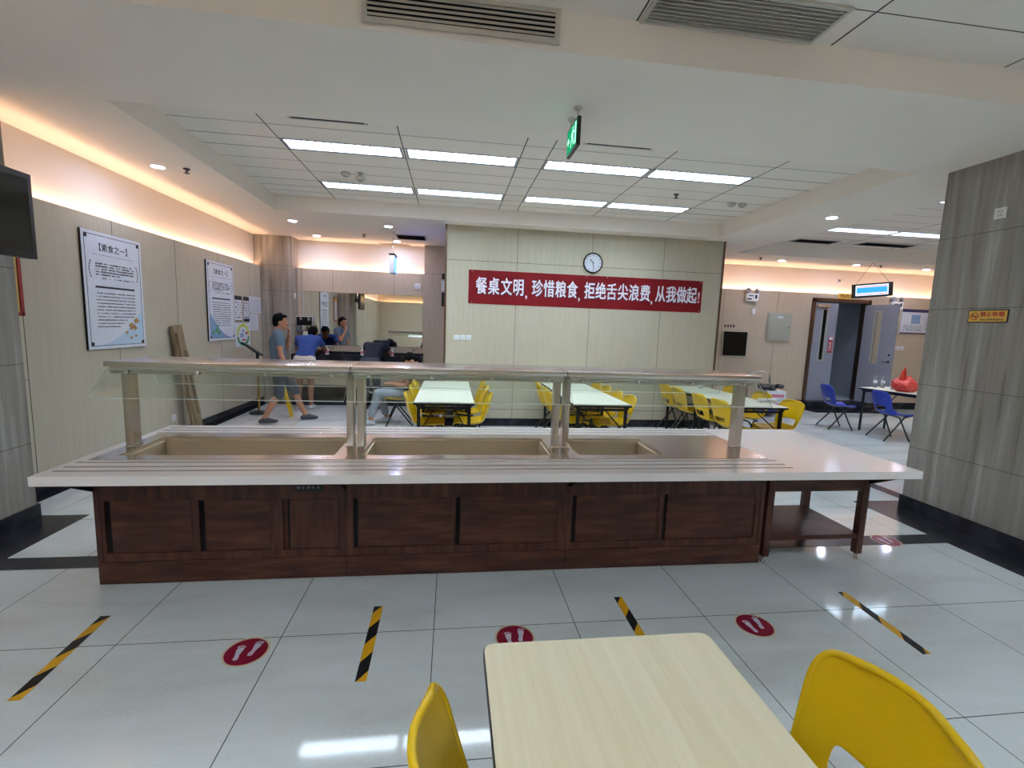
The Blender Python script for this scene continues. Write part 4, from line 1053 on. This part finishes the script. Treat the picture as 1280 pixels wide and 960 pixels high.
# ------------------------------------------------------------------ washroom wall
t = thing('wall_mirror', 'wide frameless mirror over the wash trough', 'mirror', (-1.8, YB-.002, 1.70))
bm = bm_new(); box(bm, -1.19, 1.19, -.006, 0, -.53, .52); obj('mirror_glass', bm, 'mirror', t, False)
bm = bm_new(); box(bm, -1.2, 1.2, -.008, 0, .52, .53); box(bm, -1.2, 1.2, -.008, 0, -.54, -.53); obj('edge_trim', bm, 'steel', t, False)
t = thing('wash_trough', 'long wash trough with a black stone top under the mirror', 'sink', (-1.82, 9.7, 0))
bm = bm_new(); box(bm, -1.25, 1.24, -.25, -.2, .88, 1.0); box(bm, -1.25, 1.24, -.2, .22, .84, .88); box(bm, -1.25, 1.24, .2, .235, .88, 1.04); box(bm, -1.25, -1.2, -.2, .2, .88, 1.0); box(bm, 1.19, 1.24, -.2, .2, .88, 1.0); obj('basin', bm, 'black_stone', t, False)
bm = bm_new(); box(bm, -1.24, 1.23, -.235, -.2, .40, .88); box(bm, -1.24, -1.2, -.2, .23, .12, .84); box(bm, 1.19, 1.23, -.2, .23, .12, .84); obj('front_panel', bm, 'panel_back', t, False)
bm = bm_new(); box(bm, -1.25, 1.24, -.24, .235, 0, .12); box(bm, -1.19, 1.18, .15, .235, .12, .84); obj('plinth', bm, 'black_stone', t, False)  # black backing gives the shadow under the trough as colour
bm = bm_new(); tube(bm, [(.2, -.28, .38), (.2, -.28, .30), (.25, -.28, .27), (1.1, -.28, .27)], .018, 8); tube(bm, [(.46, -.28, .27), (.46, -.28, .13)], .022, 8); cyl(bm, (.46, -.28, .121), (.46, -.28, .15), .045); obj('drain_pipe', bm, 'white', t)
for x in (-.62, -.02, .6, 1.0):
    f = bm_new(); tube(f, [(x, .17, 1.04), (x, .17, 1.12), (x, .12, 1.15), (x, .03, 1.12), (x, .02, 1.09)], .011, 8); cyl(f, (x+.03, .17, 1.10), (x+.07, .17, 1.12), .012); obj('tap', f, 'chrome', t)
def soap(x, label):
    t = thing('soap_bottle', label, 'bottle', (x, 9.475, 1.0005), group='soap bottles on the trough edge')
    bm = bm_new(); lathe(bm, [(.032, 0), (.036, .008), (.036, .1), (.028, .115), (.013, .12), (.013, .13)], n=16); obj('bottle_body', bm, 'white', t)
    bm = bm_new(); lathe(bm, [(.037, .03), (.0372, .031), (.0372, .085), (.037, .086)], n=16); obj('bottle_label', bm, 'pink', t)
    bm = bm_new(); cyl(bm, (0, 0, .13), (0, 0, .165), .005); box(bm, -.03, .008, -.007, .007, .162, .172); cyl(bm, (0, 0, .12), (0, 0, .138), .015); obj('pump', bm, 'white', t)
soap(-2.41, 'soap bottle on the trough between the blue polo and the bent man'); soap(-1.74, 'soap bottle just left of the bent man in navy'); soap(-1.17, 'soap bottle just right of the bent man in navy')
t = thing('soap_dispenser', 'black and white double dispenser box on the wall left of the mirror', 'dispenser', (-2.93, 9.93, 1.63))
bm = bm_new(); box(bm, -.17, .15, -.1, 0, -.09, .1, bev=.008); obj('case', bm, 'white', t)
bm = bm_new(); box(bm, -.145, .15, -.103, -.1, -.085, .085); obj('black_front', bm, 'black_gloss', t, False)
for x in (-.05, .1):
    bm = bm_new(); lathe(bm, [(.001, .0), (.035, .01), (.04, .03), (.001, .032)], (x, -.115, .03)); cyl(bm, (x, -.1, .05), (x, -.13, .045), .03); obj('nozzle', bm, 'chrome', t)
bm = bm_new(); box(bm, -.16, -.07, -.09, -.01, -.22, -.095, bev=.006); obj('lower_bottle', bm, 'grey_ink', t)
bm = bm_new(); box(bm, -.05, .03, -.09, -.01, -.2, -.095, bev=.006); obj('lower_bottle', bm, 'steel', t)

# sign holder by the left wall
t = thing('sign_stand', 'black post stand with a tilted top panel and round base by the left wall', 'sign stand', (-3.33, 8.55, 0))
bm = bm_new(); lathe(bm, [(.16, 0), (.16, .015), (.14, .03), (.03, .04), (.02, .05)]); obj('base', bm, 'black', t)
bm = bm_new(); cyl(bm, (0, 0, .04), (0, 0, .95), .018); obj('pole', bm, 'brass', t)
bm = bm_new(); cyl(bm, (0, 0, .95), (0, 0, 1.05), .024); obj('collar', bm, 'black', t)
bm = bm_new(); box(bm, -.17, .17, -.012, .012, -.13, .13, mat=Matrix.Translation((-.06, -.05, 1.13)) @ Matrix.Rotation(R(35), 4, 'Y') @ Matrix.Rotation(R(80), 4, 'X')); obj('top_panel', bm, 'black', t)
t = thing('floor_sign', 'narrow yellow board standing tilted behind the walking person', 'sign', (-2.70, 8.30, 0), R(8))
bm = bm_new(); box(bm, -.02, .02, -.07, .07, 0, .6, bev=.008, mat=Matrix.Rotation(R(-14), 4, 'Y')); obj('panel', bm, 'yellow', t)

# ------------------------------------------------------------------ door wall
def leaf(t, name, w, h, mat, pane='black_gloss', window=(.3, .42)):
    """leaf spans x 0..w, local y thickness, z 0..h with a narrow window"""
    bm = bm_new(); a, b = window; z0, z1 = h*.42, h*.93; D = .045
    box(bm, 0, a, -D/2, D/2, 0, h); box(bm, b, w, -D/2, D/2, 0, h); box(bm, a, b, -D/2, D/2, 0, z0); box(bm, a, b, -D/2, D/2, z1, h)
    l = obj(name, bm, mat, t, False)
    bm = bm_new(); box(bm, a+.002, b-.002, -.006, .006, z0, z1); obj('window_pane', bm, pane, l, False)
    bm = bm_new()
    for s in (-1, 1):
        y0, y1 = (D/2, D/2+.006) if s > 0 else (-D/2-.006, -D/2)
        for q in ((a-.03, a, z0-.03, z1+.03), (b, b+.03, z0-.03, z1+.03), (a, b, z0-.03, z0), (a, b, z1, z1+.03)): box(bm, q[0], q[1], y0, y1, q[2], q[3])
    obj('window_trim', bm, 'box_grey', l, False)
    return l
t = thing('door_1', 'left leaf of the grey double door, closed, with a narrow window', 'door', (8.29, YB-.03, .2), kind='structure')
l = leaf(t, 'leaf', .60, 2.27, 'door_grey', window=(.23, .33))
bm = bm_new(); box(bm, .44, .55, -.028, -.0235, 1.12, 1.50); obj('red_notice', bm, 'red_ink', l, False)
bm = bm_new(); lines_mesh(bm, .46, .53, 1.15, 1.38, 6, .03, -.0282, .8, .008); box(bm, .45, .54, -.029, -.0282, 1.42, 1.49); obj('notice_print', bm, 'paper', l, False)
bm = bm_new(); box(bm, .05, .35, -.07, -.023, 2.16, 2.22); tube(bm, [(.3, -.07, 2.19), (.1, -.2, 2.18), (.02, -.06, 2.2)], .008, 6); obj('door_closer', bm, 'steel', l)
t = thing('door_2', 'right leaf of the grey double door standing open towards the room', 'door', (9.60, YB-.06, .2), R(-82), kind='structure')
l = leaf(t, 'leaf', .74, 2.25, 'door_grey', 'glass', window=(.27, .39))
bm = bm_new()
for s in (-1, 1): tube(bm, [(.67, s*.02, .98), (.67, s*.06, .98), (.56, s*.065, .98)], .01, 8); cyl(bm, (.67, s*.022, .98), (.67, s*.03, .98), .028); cyl(bm, (.67, s*.022, 1.13), (.67, s*.034, 1.13), .022)
obj('handle', bm, 'black', l)
bm = bm_new()
box(bm, DX0-.03, DX0+.05, YB-.08, YB+.12, .0, DZ+.03); box(bm, DX1-.05, DX1+.03, YB-.08, YB+.12, .0, DZ+.03); box(bm, DX0-.03, DX1+.03, YB-.08, YB+.12, DZ-.05, DZ+.03)
struct('door_frame', bm, 'door_frame', 'brown metal frame around the double door')
t = thing('exit_plate', 'small amber lettered plate above the double door', 'sign', (9.02, YB-.05, 2.635))
bm = bm_new(); box(bm, -.17, .17, -.03, 0, -.065, .065, bev=.004); obj('plate', bm, 'amber', t)
text_obj('lettering', '安全出口', .075, 'ink', t, (0, -.031, 0), (PI/2, 0, 0), .95, 1., .0005, .001)
def emergency(x, z, label):
    t = thing('emergency_light', label, 'emergency light', (x, YB-.05, z), group='twin emergency lights')
    bm = bm_new(); box(bm, -.15, .15, -.07, 0, -.11, .06, bev=.008); obj('battery_case', bm, 'white', t)
    for s in (-1, 1):
        bm = bm_new(); lathe(bm, [(.02, -.02), (.045, .0), (.055, .035), (.001, .036)], n=18, mat=Matrix.Translation((s*.1, -.04, .12)) @ Matrix.Rotation(R(70), 4, 'X') @ Matrix.Rotation(R(s*25), 4, 'Y')); cyl(bm, (s*.08, -.03, .05), (s*.09, -.035, .1), .012, n=8); obj('lamp_head', bm, 'grey_ink', t)
    bm = bm_new(); box(bm, .06, .11, -.072, -.07, -.05, .03); box(bm, -.12, -.02, -.072, -.07, -.08, -.05); box(bm, -.1, .02, -.072, -.07, .0, .02); obj('status_marks', bm, 'ink', t, False)
    bm = bm_new(); box(bm, .05, .13, -.03, 0, -.40, -.27, bev=.004); tube(bm, [(.1, -.02, -.12), (.13, -.03, -.2), (.1, -.02, -.28)], .004, 6); obj('plug', bm, 'white', t)
emergency(6.67, 2.535, 'white twin-head emergency light above the distribution box wall, left one'); emergency(10.36, 2.50, 'white twin-head emergency light right of the double door')
t = thing('distribution_box', 'grey-green distribution box on the wall left of the double door', 'electric box', (7.42, YB-.05, 1.87))
bm = bm_new(); box(bm, -.29, .29, -.03, 0, -.32, .32, bev=.004); obj('frame', bm, 'box_grey', t)
bm = bm_new(); box(bm, -.265, .265, -.04, -.03, -.295, .295, bev=.004); d = obj('door', bm, 'box_grey', t)
bm = bm_new(); box(bm, -.07, .07, -.042, -.04, .20, .25); obj('name_label', bm, 'paper', d, False)
bm = bm_new(); cyl(bm, (.23, -.04, 0), (.23, -.05, 0), .015); obj('lock', bm, 'steel', d)
t = thing('wall_monitor', 'black wall monitor in a pale niche right of the centre wall', 'television', (6.36, YB-.05, 1.455))
bm = bm_new(); box(bm, -.30, .30, -.05, 0, -.29, .29, bev=.006); obj('case', bm, 'box_grey', t)
bm = bm_new(); box(bm, -.285, .285, -.053, -.05, -.265, .275); obj('screen', bm, 'black_gloss', t, False)
bm = bm_new()
for i in range(4): box(bm, -.26+i*.07, -.225+i*.07, -.004, 0, .37, .43)
obj('characters', bm, 'ink', t, False)
t = thing('information_board', 'white and navy information board on the wall right of the double door', 'notice board', (11.05, YB-.05, 2.12))
bm = bm_new(); box(bm, -.48, .48, -.015, 0, -.29, .29); obj('board', bm, 'paper', t, False)
bm = bm_new(); box(bm, -.48, .48, -.017, -.0151, .22, .29); box(bm, -.48, .48, -.017, -.0151, -.29, -.26); obj('bands', bm, 'navy', t, False)
bm = bm_new(); box(bm, -.22, .02, -.017, -.0151, -.05, .16); obj('map', bm, 'blue_art', t, False)
bm = bm_new(); lines_mesh(bm, -.42, .1, -.23, -.08, 5, .02, -.0155, .7); lines_mesh(bm, .15, .45, -.23, .18, 11, .02, -.0155, .7); obj('print_pattern', bm, 'grey_ink', t, False)
t = thing('wall_sensor', 'small white sensor box high on the upper wall over the door', 'sensor', (8.95, 10.058, 3.0))
bm = bm_new(); box(bm, -.05, .05, -.03, 0, -.07, .07, bev=.006); obj('case', bm, 'white', t)
bm = bm_new(); box(bm, -.03, .03, -.032, -.03, -.03, .03); obj('grille', bm, 'grey_ink', t, False)
t = thing('card_reader', 'white and black device on the side column left of the centre wall', 'device', (-.19, 9.845, 2.45))
bm = bm_new(); box(bm, -.04, .04, -.03, 0, -.1, .1, bev=.005); obj('case', bm, 'white', t)
bm = bm_new(); box(bm, -.035, .035, -.028, 0, -.42, -.14, bev=.004); box(bm, -.035, .035, -.028, 0, .13, .24, bev=.004); obj('black_unit', bm, 'black', t)

# ------------------------------------------------------------------ people
def hullg(bm, spheres, n=1):
    """convex hull around a few spheres: one smooth tapered volume"""
    pts = []
    for (p, r) in spheres:
        p = Vector(p)
        for i in range(12):
            for j in range(1, 6):
                a = 2*PI*i/12; b = PI*j/6
                pts.append(p+Vector((math.sin(b)*math.cos(a), math.sin(b)*math.sin(a), math.cos(b)))*r)
        pts.append(p+Vector((0, 0, r))); pts.append(p-Vector((0, 0, r)))
    vs = [bm.verts.new(p) for p in pts]
    r_ = bmesh.ops.convex_hull(bm, input=vs, use_existing_faces=False)
    bmesh.ops.delete(bm, geom=[g for g in r_['geom_interior'] if isinstance(g, bmesh.types.BMVert)], context='VERTS')

def chain(bm, pts, rad):
    for a, b, ra, rb in zip(pts, pts[1:], rad, rad[1:]): hullg(bm, [(a, ra), (b, rb)])

def remesh(name, bm, mat, parent, voxel, smooth=3):
    me = bpy.data.meshes.new(name); bm.to_mesh(me); bm.free()
    tmp = bpy.data.objects.new(name+'_tmp', me); COL.objects.link(tmp)
    m = tmp.modifiers.new('r', 'REMESH'); m.mode = 'VOXEL'; m.voxel_size = voxel; m.use_smooth_shade = True
    s = tmp.modifiers.new('s', 'SMOOTH'); s.factor = .5; s.iterations = smooth
    dg = bpy.context.evaluated_depsgraph_get(); me2 = bpy.data.meshes.new_from_object(tmp.evaluated_get(dg)); bpy.data.objects.remove(tmp)
    me2.name = name; me2.materials.clear(); me2.materials.append(M[mat]); me2.shade_smooth()
    o = bpy.data.objects.new(name, me2); COL.objects.link(o)
    if parent is not None: o.parent = parent
    return o

def V(*a): return Vector(a)
def hand(bm, wrist, d, palm_n, curl=.35, side=1):
    """palm, four unequal bent fingers and a thumb; d = finger direction, palm_n = direction the palm faces"""
    d = d.normalized(); n = (palm_n-d*palm_n.dot(d)).normalized(); s = d.cross(n)*side
    w = wrist; k = w+d*.085
    hullg(bm, [(w+s*.012, .020), (w-s*.012, .020), (k+s*.030, .012), (k-s*.030, .012)])
    for i, L in enumerate((.070, .080, .074, .058)):
        o = k+s*(.033-.022*i); c = curl*(1+.15*i); p1 = o+(d*math.cos(c*.5)+n*math.sin(c*.5))*L*.45
        p2 = p1+(d*math.cos(c*1.4)+n*math.sin(c*1.4))*L*.32; p3 = p2+(d*math.cos(c*2.2)+n*math.sin(c*2.2))*L*.25
        chain(bm, [o, p1, p2, p3], [.0095, .009, .0085, .0075])
    b = w+d*.025+s*.028; q = b+(d*.55+s*.65+n*.35).normalized()*.038; e = q+(d*.85+s*.25+n*.35).normalized()*.030
    chain(bm, [b, q, e], [.013, .010, .0085])

def person(name, label, loc, rz, J, look, skin, shirt, pants, shoe, sleeve=.55, pants_to=1.5, hairstyle='short', cap=None, polo=False, shorts_mat=None, group=None):
    """J: joints in local space, facing +x, left is +y"""
    H = J['head']; f = Vector(look).normalized(); upv = V(0, 0, 1); s = upv.cross(f).normalized(); u = f.cross(s)
    bm = bm_new()
    rot = Matrix((f, s, u)).transposed()
    ellipsoid(bm, H+u*.02, (.098, .078, .108), rot=rot); ellipsoid(bm, H+f*.028-u*.055, (.062, .056, .062), rot=rot)
    ellipsoid(bm, H-f*.02+u*.01, (.085, .079, .09), rot=rot)
    chain(bm, [H+f*.088+u*.005, H+f*.107-u*.028], [.009, .015]); ellipsoid(bm, H+f*.083-u*.062, (.013, .026, .010), rot=rot); ellipsoid(bm, H+f*.086+u*.022, (.012, .05, .010), rot=rot)
    ellipsoid(bm, H+f*.075-u*.095, (.02, .025, .018), rot=rot)
    for k in (-1, 1): ellipsoid(bm, H-f*.005+s*k*.081-u*.015, (.018, .010, .032), rot=rot); ellipsoid(bm, H+f*.078+s*k*.032-u*.02, (.014, .022, .02), rot=rot)
    chain(bm, [J['neck'], H-u*.06-f*.012], [.060, .054])
    torso = lambda g: [[(J['shL'], .062+g), (J['shR'], .062+g), (J['chest']+V(.0, .0, 0), .11+g), (J['neck'], .05+g)],
                       [(J['chest']+J['side']*.075, .095+g), (J['chest']-J['side']*.075, .095+g), (J['waist']+J['side']*.05, .095+g), (J['waist']-J['side']*.05, .095+g)],
                       [(J['waist']+J['side']*.05, .095+g), (J['waist']-J['side']*.05, .095+g), (J['hipL'], .095+g), (J['hipR'], .095+g)],
                       [(J['shL'], .055+g), (J['shR'], .055+g), (J['chest']+J['side']*.09, .09+g), (J['chest']-J['side']*.09, .09+g)]]
    for t_ in torso(0): hullg(bm, t_)
    for q in 'LR':
        chain(bm, [J['sh'+q], J['el'+q], J['wr'+q]], [.052, .038, .026]); chain(bm, [J['el'+q], J['el'+q].lerp(J['wr'+q], .3), J['wr'+q]], [.038, .041, .026])
        chain(bm, [J['hip'+q], J['kn'+q]], [.088, .056]); chain(bm, [J['kn'+q], J['kn'+q].lerp(J['an'+q], .32)-J['kf'+q]*.02, J['an'+q]], [.054, .057, .036])
        hand(bm, J['wr'+q], J['hd'+q], J['hn'+q], J.get('curl'+q, .35), J.get('ts'+q, 1 if q == 'L' else -1))
        a = J['an'+q]; t_ = J['tf'+q].normalized(); hullg(bm, [(a+V(0, 0, -.02)-t_*.03, .034), (a+t_*.12+V(0, 0, -.038), .026), (a+t_*.16+V(0, 0, -.045), .02)])
    body = remesh(name, bm, skin, None, .0065, 3)
    body.location = loc; body.rotation_euler = (0, 0, rz); tag(body, label, 'person', group)
    # shirt
    bm = bm_new()
    for t_ in torso(.014): hullg(bm, t_)
    for q in 'LR':
        e = J['sh'+q].lerp(J['el'+q], sleeve); cylp(bm, J['sh'+q], e, .068, .060)
    if polo: hullg(bm, [(J['neck']-V(0, .0, .01), .062), (J['neck']+V(0, 0, .02), .06)])
    for (c, r) in [(J['waist'].lerp((J['hipL']+J['hipR'])/2, .9), .1)]: pass
    remesh('shirt', bm, shirt, body, .011, 2)
    # trousers or shorts
    bm = bm_new(); g = .02
    hullg(bm, [(J['waist']-V(0, 0, .06)+J['side']*.04, .10), (J['waist']-V(0, 0, .06)-J['side']*.04, .10), (J['hipL'], .095+g), (J['hipR'], .095+g)])
    for q in 'LR':
        if pants_to <= 1: cylp(bm, J['hip'+q], J['hip'+q].lerp(J['kn'+q], pants_to), .11, .085)
        else:
            hullg(bm, [(J['hip'+q], .105), (J['kn'+q], .078)]); e = J['kn'+q].lerp(J['an'+q], pants_to-1); cylp(bm, J['kn'+q], e, .078, .068 if pants_to < 1.6 else .058)
            hullg(bm, [(J['kn'+q], .074), (J['kn'+q].lerp(e, .6), .066)])
    remesh('shorts' if pants_to < 1.6 else 'trousers', bm, pants, body, .012, 2)
    # hair
    bm = bm_new()
    ellipsoid(bm, H-f*.022+u*.045, (.096, .087, .092), rot=rot); ellipsoid(bm, H-f*.05+u*.0, (.066, .083, .085), rot=rot); ellipsoid(bm, H+f*.05+u*.098, (.045, .062, .028), rot=rot)
    for i in range(26):
        a = random.uniform(0, 2*PI); b = random.uniform(0, 1.0)
        dr = (f*math.cos(a)*math.sin(b)+s*math.sin(a)*math.sin(b)+u*math.cos(b))
        p = H-f*.02+u*.045+dr*.088; chain(bm, [p, p+dr*.014+f*.012], [.013, .005])
    if cap:
        ellipsoid(bm, H+u*.055, (.105, .092, .085), rot=rot); hullg(bm, [(H+f*.10+s*.05+u*.06, .008), (H+f*.10-s*.05+u*.06, .008), (H+f*.17+s*.03+u*.045, .007), (H+f*.17-s*.03+u*.045, .007)])
        remesh('cap', bm, cap, body, .008, 2)
    else: remesh('hair', bm, 'hair', body, .0065, 1)
    for q in 'LR':
        bm = bm_new(); a = J['an'+q]; t_ = J['tf'+q].normalized(); sd = V(-t_.y, t_.x, 0)
        base = a+V(0, 0, -.052)
        hullg(bm, [(base-t_*.055+sd*.012+V(0, 0, .012), .030), (base-t_*.055-sd*.012+V(0, 0, .012), .030), (base+t_*.14+sd*.02, .026), (base+t_*.14-sd*.02, .026), (base+t_*.18, .02), (a+V(0, 0, -.012), .042)])
        for v in bm.verts:
            if v.co.z < a.z-.077: v.co.z = a.z-.077
        sh_ = remesh('shoe', bm, shoe, body, .008, 1)
    return body

def cylp(bm, p0, p1, r0, r1):
    cyl(bm, p0, p1, r0, r1, 18); ellipsoid(bm, p0, (r0, r0, r0), seg=14)

def J_base(d):
    J = {k: Vector(v) for k, v in d.items() if isinstance(v, tuple)}
    for k, v in d.items():
        if not isinstance(v, tuple): J[k] = v
    J.setdefault('side', V(0, 1, 0))
    for q in 'LR':
        J.setdefault('kf'+q, V(1, 0, 0)); J.setdefault('tf'+q, V(1, 0, 0)); J.setdefault('hd'+q, (J['wr'+q]-J['el'+q]).normalized()); J.setdefault('hn'+q, V(0, -1 if q == 'L' else 1, 0))
    return J
# man walking to the right, hand raised to his mouth
J1 = J_base(dict(head=(.035, 0, 1.625), neck=(-.005, 0, 1.47), chest=(-.02, 0, 1.30), waist=(-.01, 0, 1.08), shL=(0, .175, 1.42), shR=(-.02, -.175, 1.42), hipL=(.0, .085, .93), hipR=(-.01, -.085, .93),
    elL=(.15, .21, 1.20), wrL=(.17, .06, 1.42), hdL=(-.1, -.35, .9), hnL=(-1, 0, -.2), curlL=.5, elR=(.0, -.235, 1.13), wrR=(.09, -.22, .90), hnR=(0, 1, 0),
    knL=(.24, .09, .52), anL=(.40, .09, .093), knR=(-.02, -.085, .49), anR=(-.24, -.085, .115)))
person('person', 'person in a grey-blue tee and dark knee shorts walking right, hand at the mouth', (-2.72, 7.80, -.014), R(27), J1, (1, -.12, -.08), 'skin', 'tee_grey', 'denim', 'shoe_dark', .55, 1.12)
# man in blue polo leaning over the trough
J2 = J_base(dict(head=(.40, -.03, 1.40), neck=(.27, -.02, 1.31), chest=(.17, 0, 1.20), waist=(.02, 0, 1.04), shL=(.23, .18, 1.29), shR=(.23, -.18, 1.29), hipL=(-.06, .09, .92), hipR=(-.06, -.09, .92),
    elL=(.32, .25, 1.10), wrL=(.47, .14, 1.07), elR=(.34, -.27, 1.10), wrR=(.48, -.15, 1.07), hnL=(0, -1, -.3), hnR=(0, 1, -.3),
    knL=(-.03, .10, .50), anL=(-.08, .11, .08), knR=(-.03, -.10, .50), anR=(-.08, -.11, .08), tfL=(.95, .2, 0), tfR=(.95, -.2, 0)))
person('person', 'person in a blue polo and cream shorts leaning over the trough, seen from behind', (-2.70, 9.10, 0), R(90), J2, (.9, -.05, -.5), 'skin_dark', 'polo_blue', 'cream', 'shoe_grey', .6, .8, polo=True)
# man in navy tee and cap bent over
J3 = J_base(dict(head=(.46, -.12, 1.17), neck=(.36, -.07, 1.17), chest=(.22, -.01, 1.14), waist=(.02, 0, 1.01), shL=(.31, .17, 1.20), shR=(.31, -.20, 1.18), hipL=(-.10, .09, .90), hipR=(-.10, -.09, .90),
    elL=(.36, .24, 1.07), wrL=(.50, .12, 1.06), elR=(.34, -.28, 1.07), wrR=(.48, -.20, 1.06), hnL=(0, -1, -.3), hnR=(0, 1, -.3),
    knL=(-.03, .10, .50), anL=(-.10, .11, .08), knR=(-.03, -.10, .50), anR=(-.10, -.11, .08)))
person('person', 'person in a navy tee and dark cap bent low over the trough', (-1.50, 9.08, 0), R(84), J3, (.8, -.35, -.5), 'skin_dark', 'tee_navy', 'denim', 'shoe_dark', .6, 1.7, cap='tee_navy')
# seated man in grey trousers, facing left
J4 = J_base(dict(head=(-.15, .02, 1.06), neck=(-.19, 0, .95), chest=(-.17, 0, .82), waist=(-.13, 0, .63), shL=(-.18, .18, .91), shR=(-.18, -.18, .91), hipL=(-.06, .09, .52), hipR=(-.06, -.09, .52),
    elL=(-.05, .23, .66), wrL=(.15, .10, .68), elR=(-.05, -.23, .66), wrR=(.15, -.10, .68), hnL=(0, -.3, -1), hnR=(0, .3, -1),
    knL=(.37, .11, .52), anL=(.50, .11, .085), knR=(.37, -.11, .50), anR=(.24, -.13, .085)))
person('person', 'person in grey trousers with bowed black hair sitting on a yellow chair', (-.80, 7.78, 0), R(186), J4, (.6, 0, -.8), 'skin', 'tee_navy', 'grey_trousers', 'shoe_grey', .6, 1.85)
ychair(-.86, 7.78, R(186), 'yellow chair under the seated person in grey trousers', G1)

# ------------------------------------------------------------------ world and view
w = bpy.data.worlds.new('world'); scene.world = w; w.use_nodes = True
w.node_tree.nodes['Background'].inputs[0].default_value = (.5, .55, .6, 1); w.node_tree.nodes['Background'].inputs[1].default_value = .1
vs_ = scene.view_settings; vs_.view_transform = 'Standard'; vs_.look = 'None'; vs_.gamma = 1; vs_.use_curve_mapping = False
vs_.exposure = 1.08
scene.cycles.use_denoising = True
scene.cycles.max_bounces = 8; scene.cycles.transparent_max_bounces = 24; scene.cycles.sample_clamp_indirect = 6
scene.cycles.caustics_reflective = False; scene.cycles.caustics_refractive = False
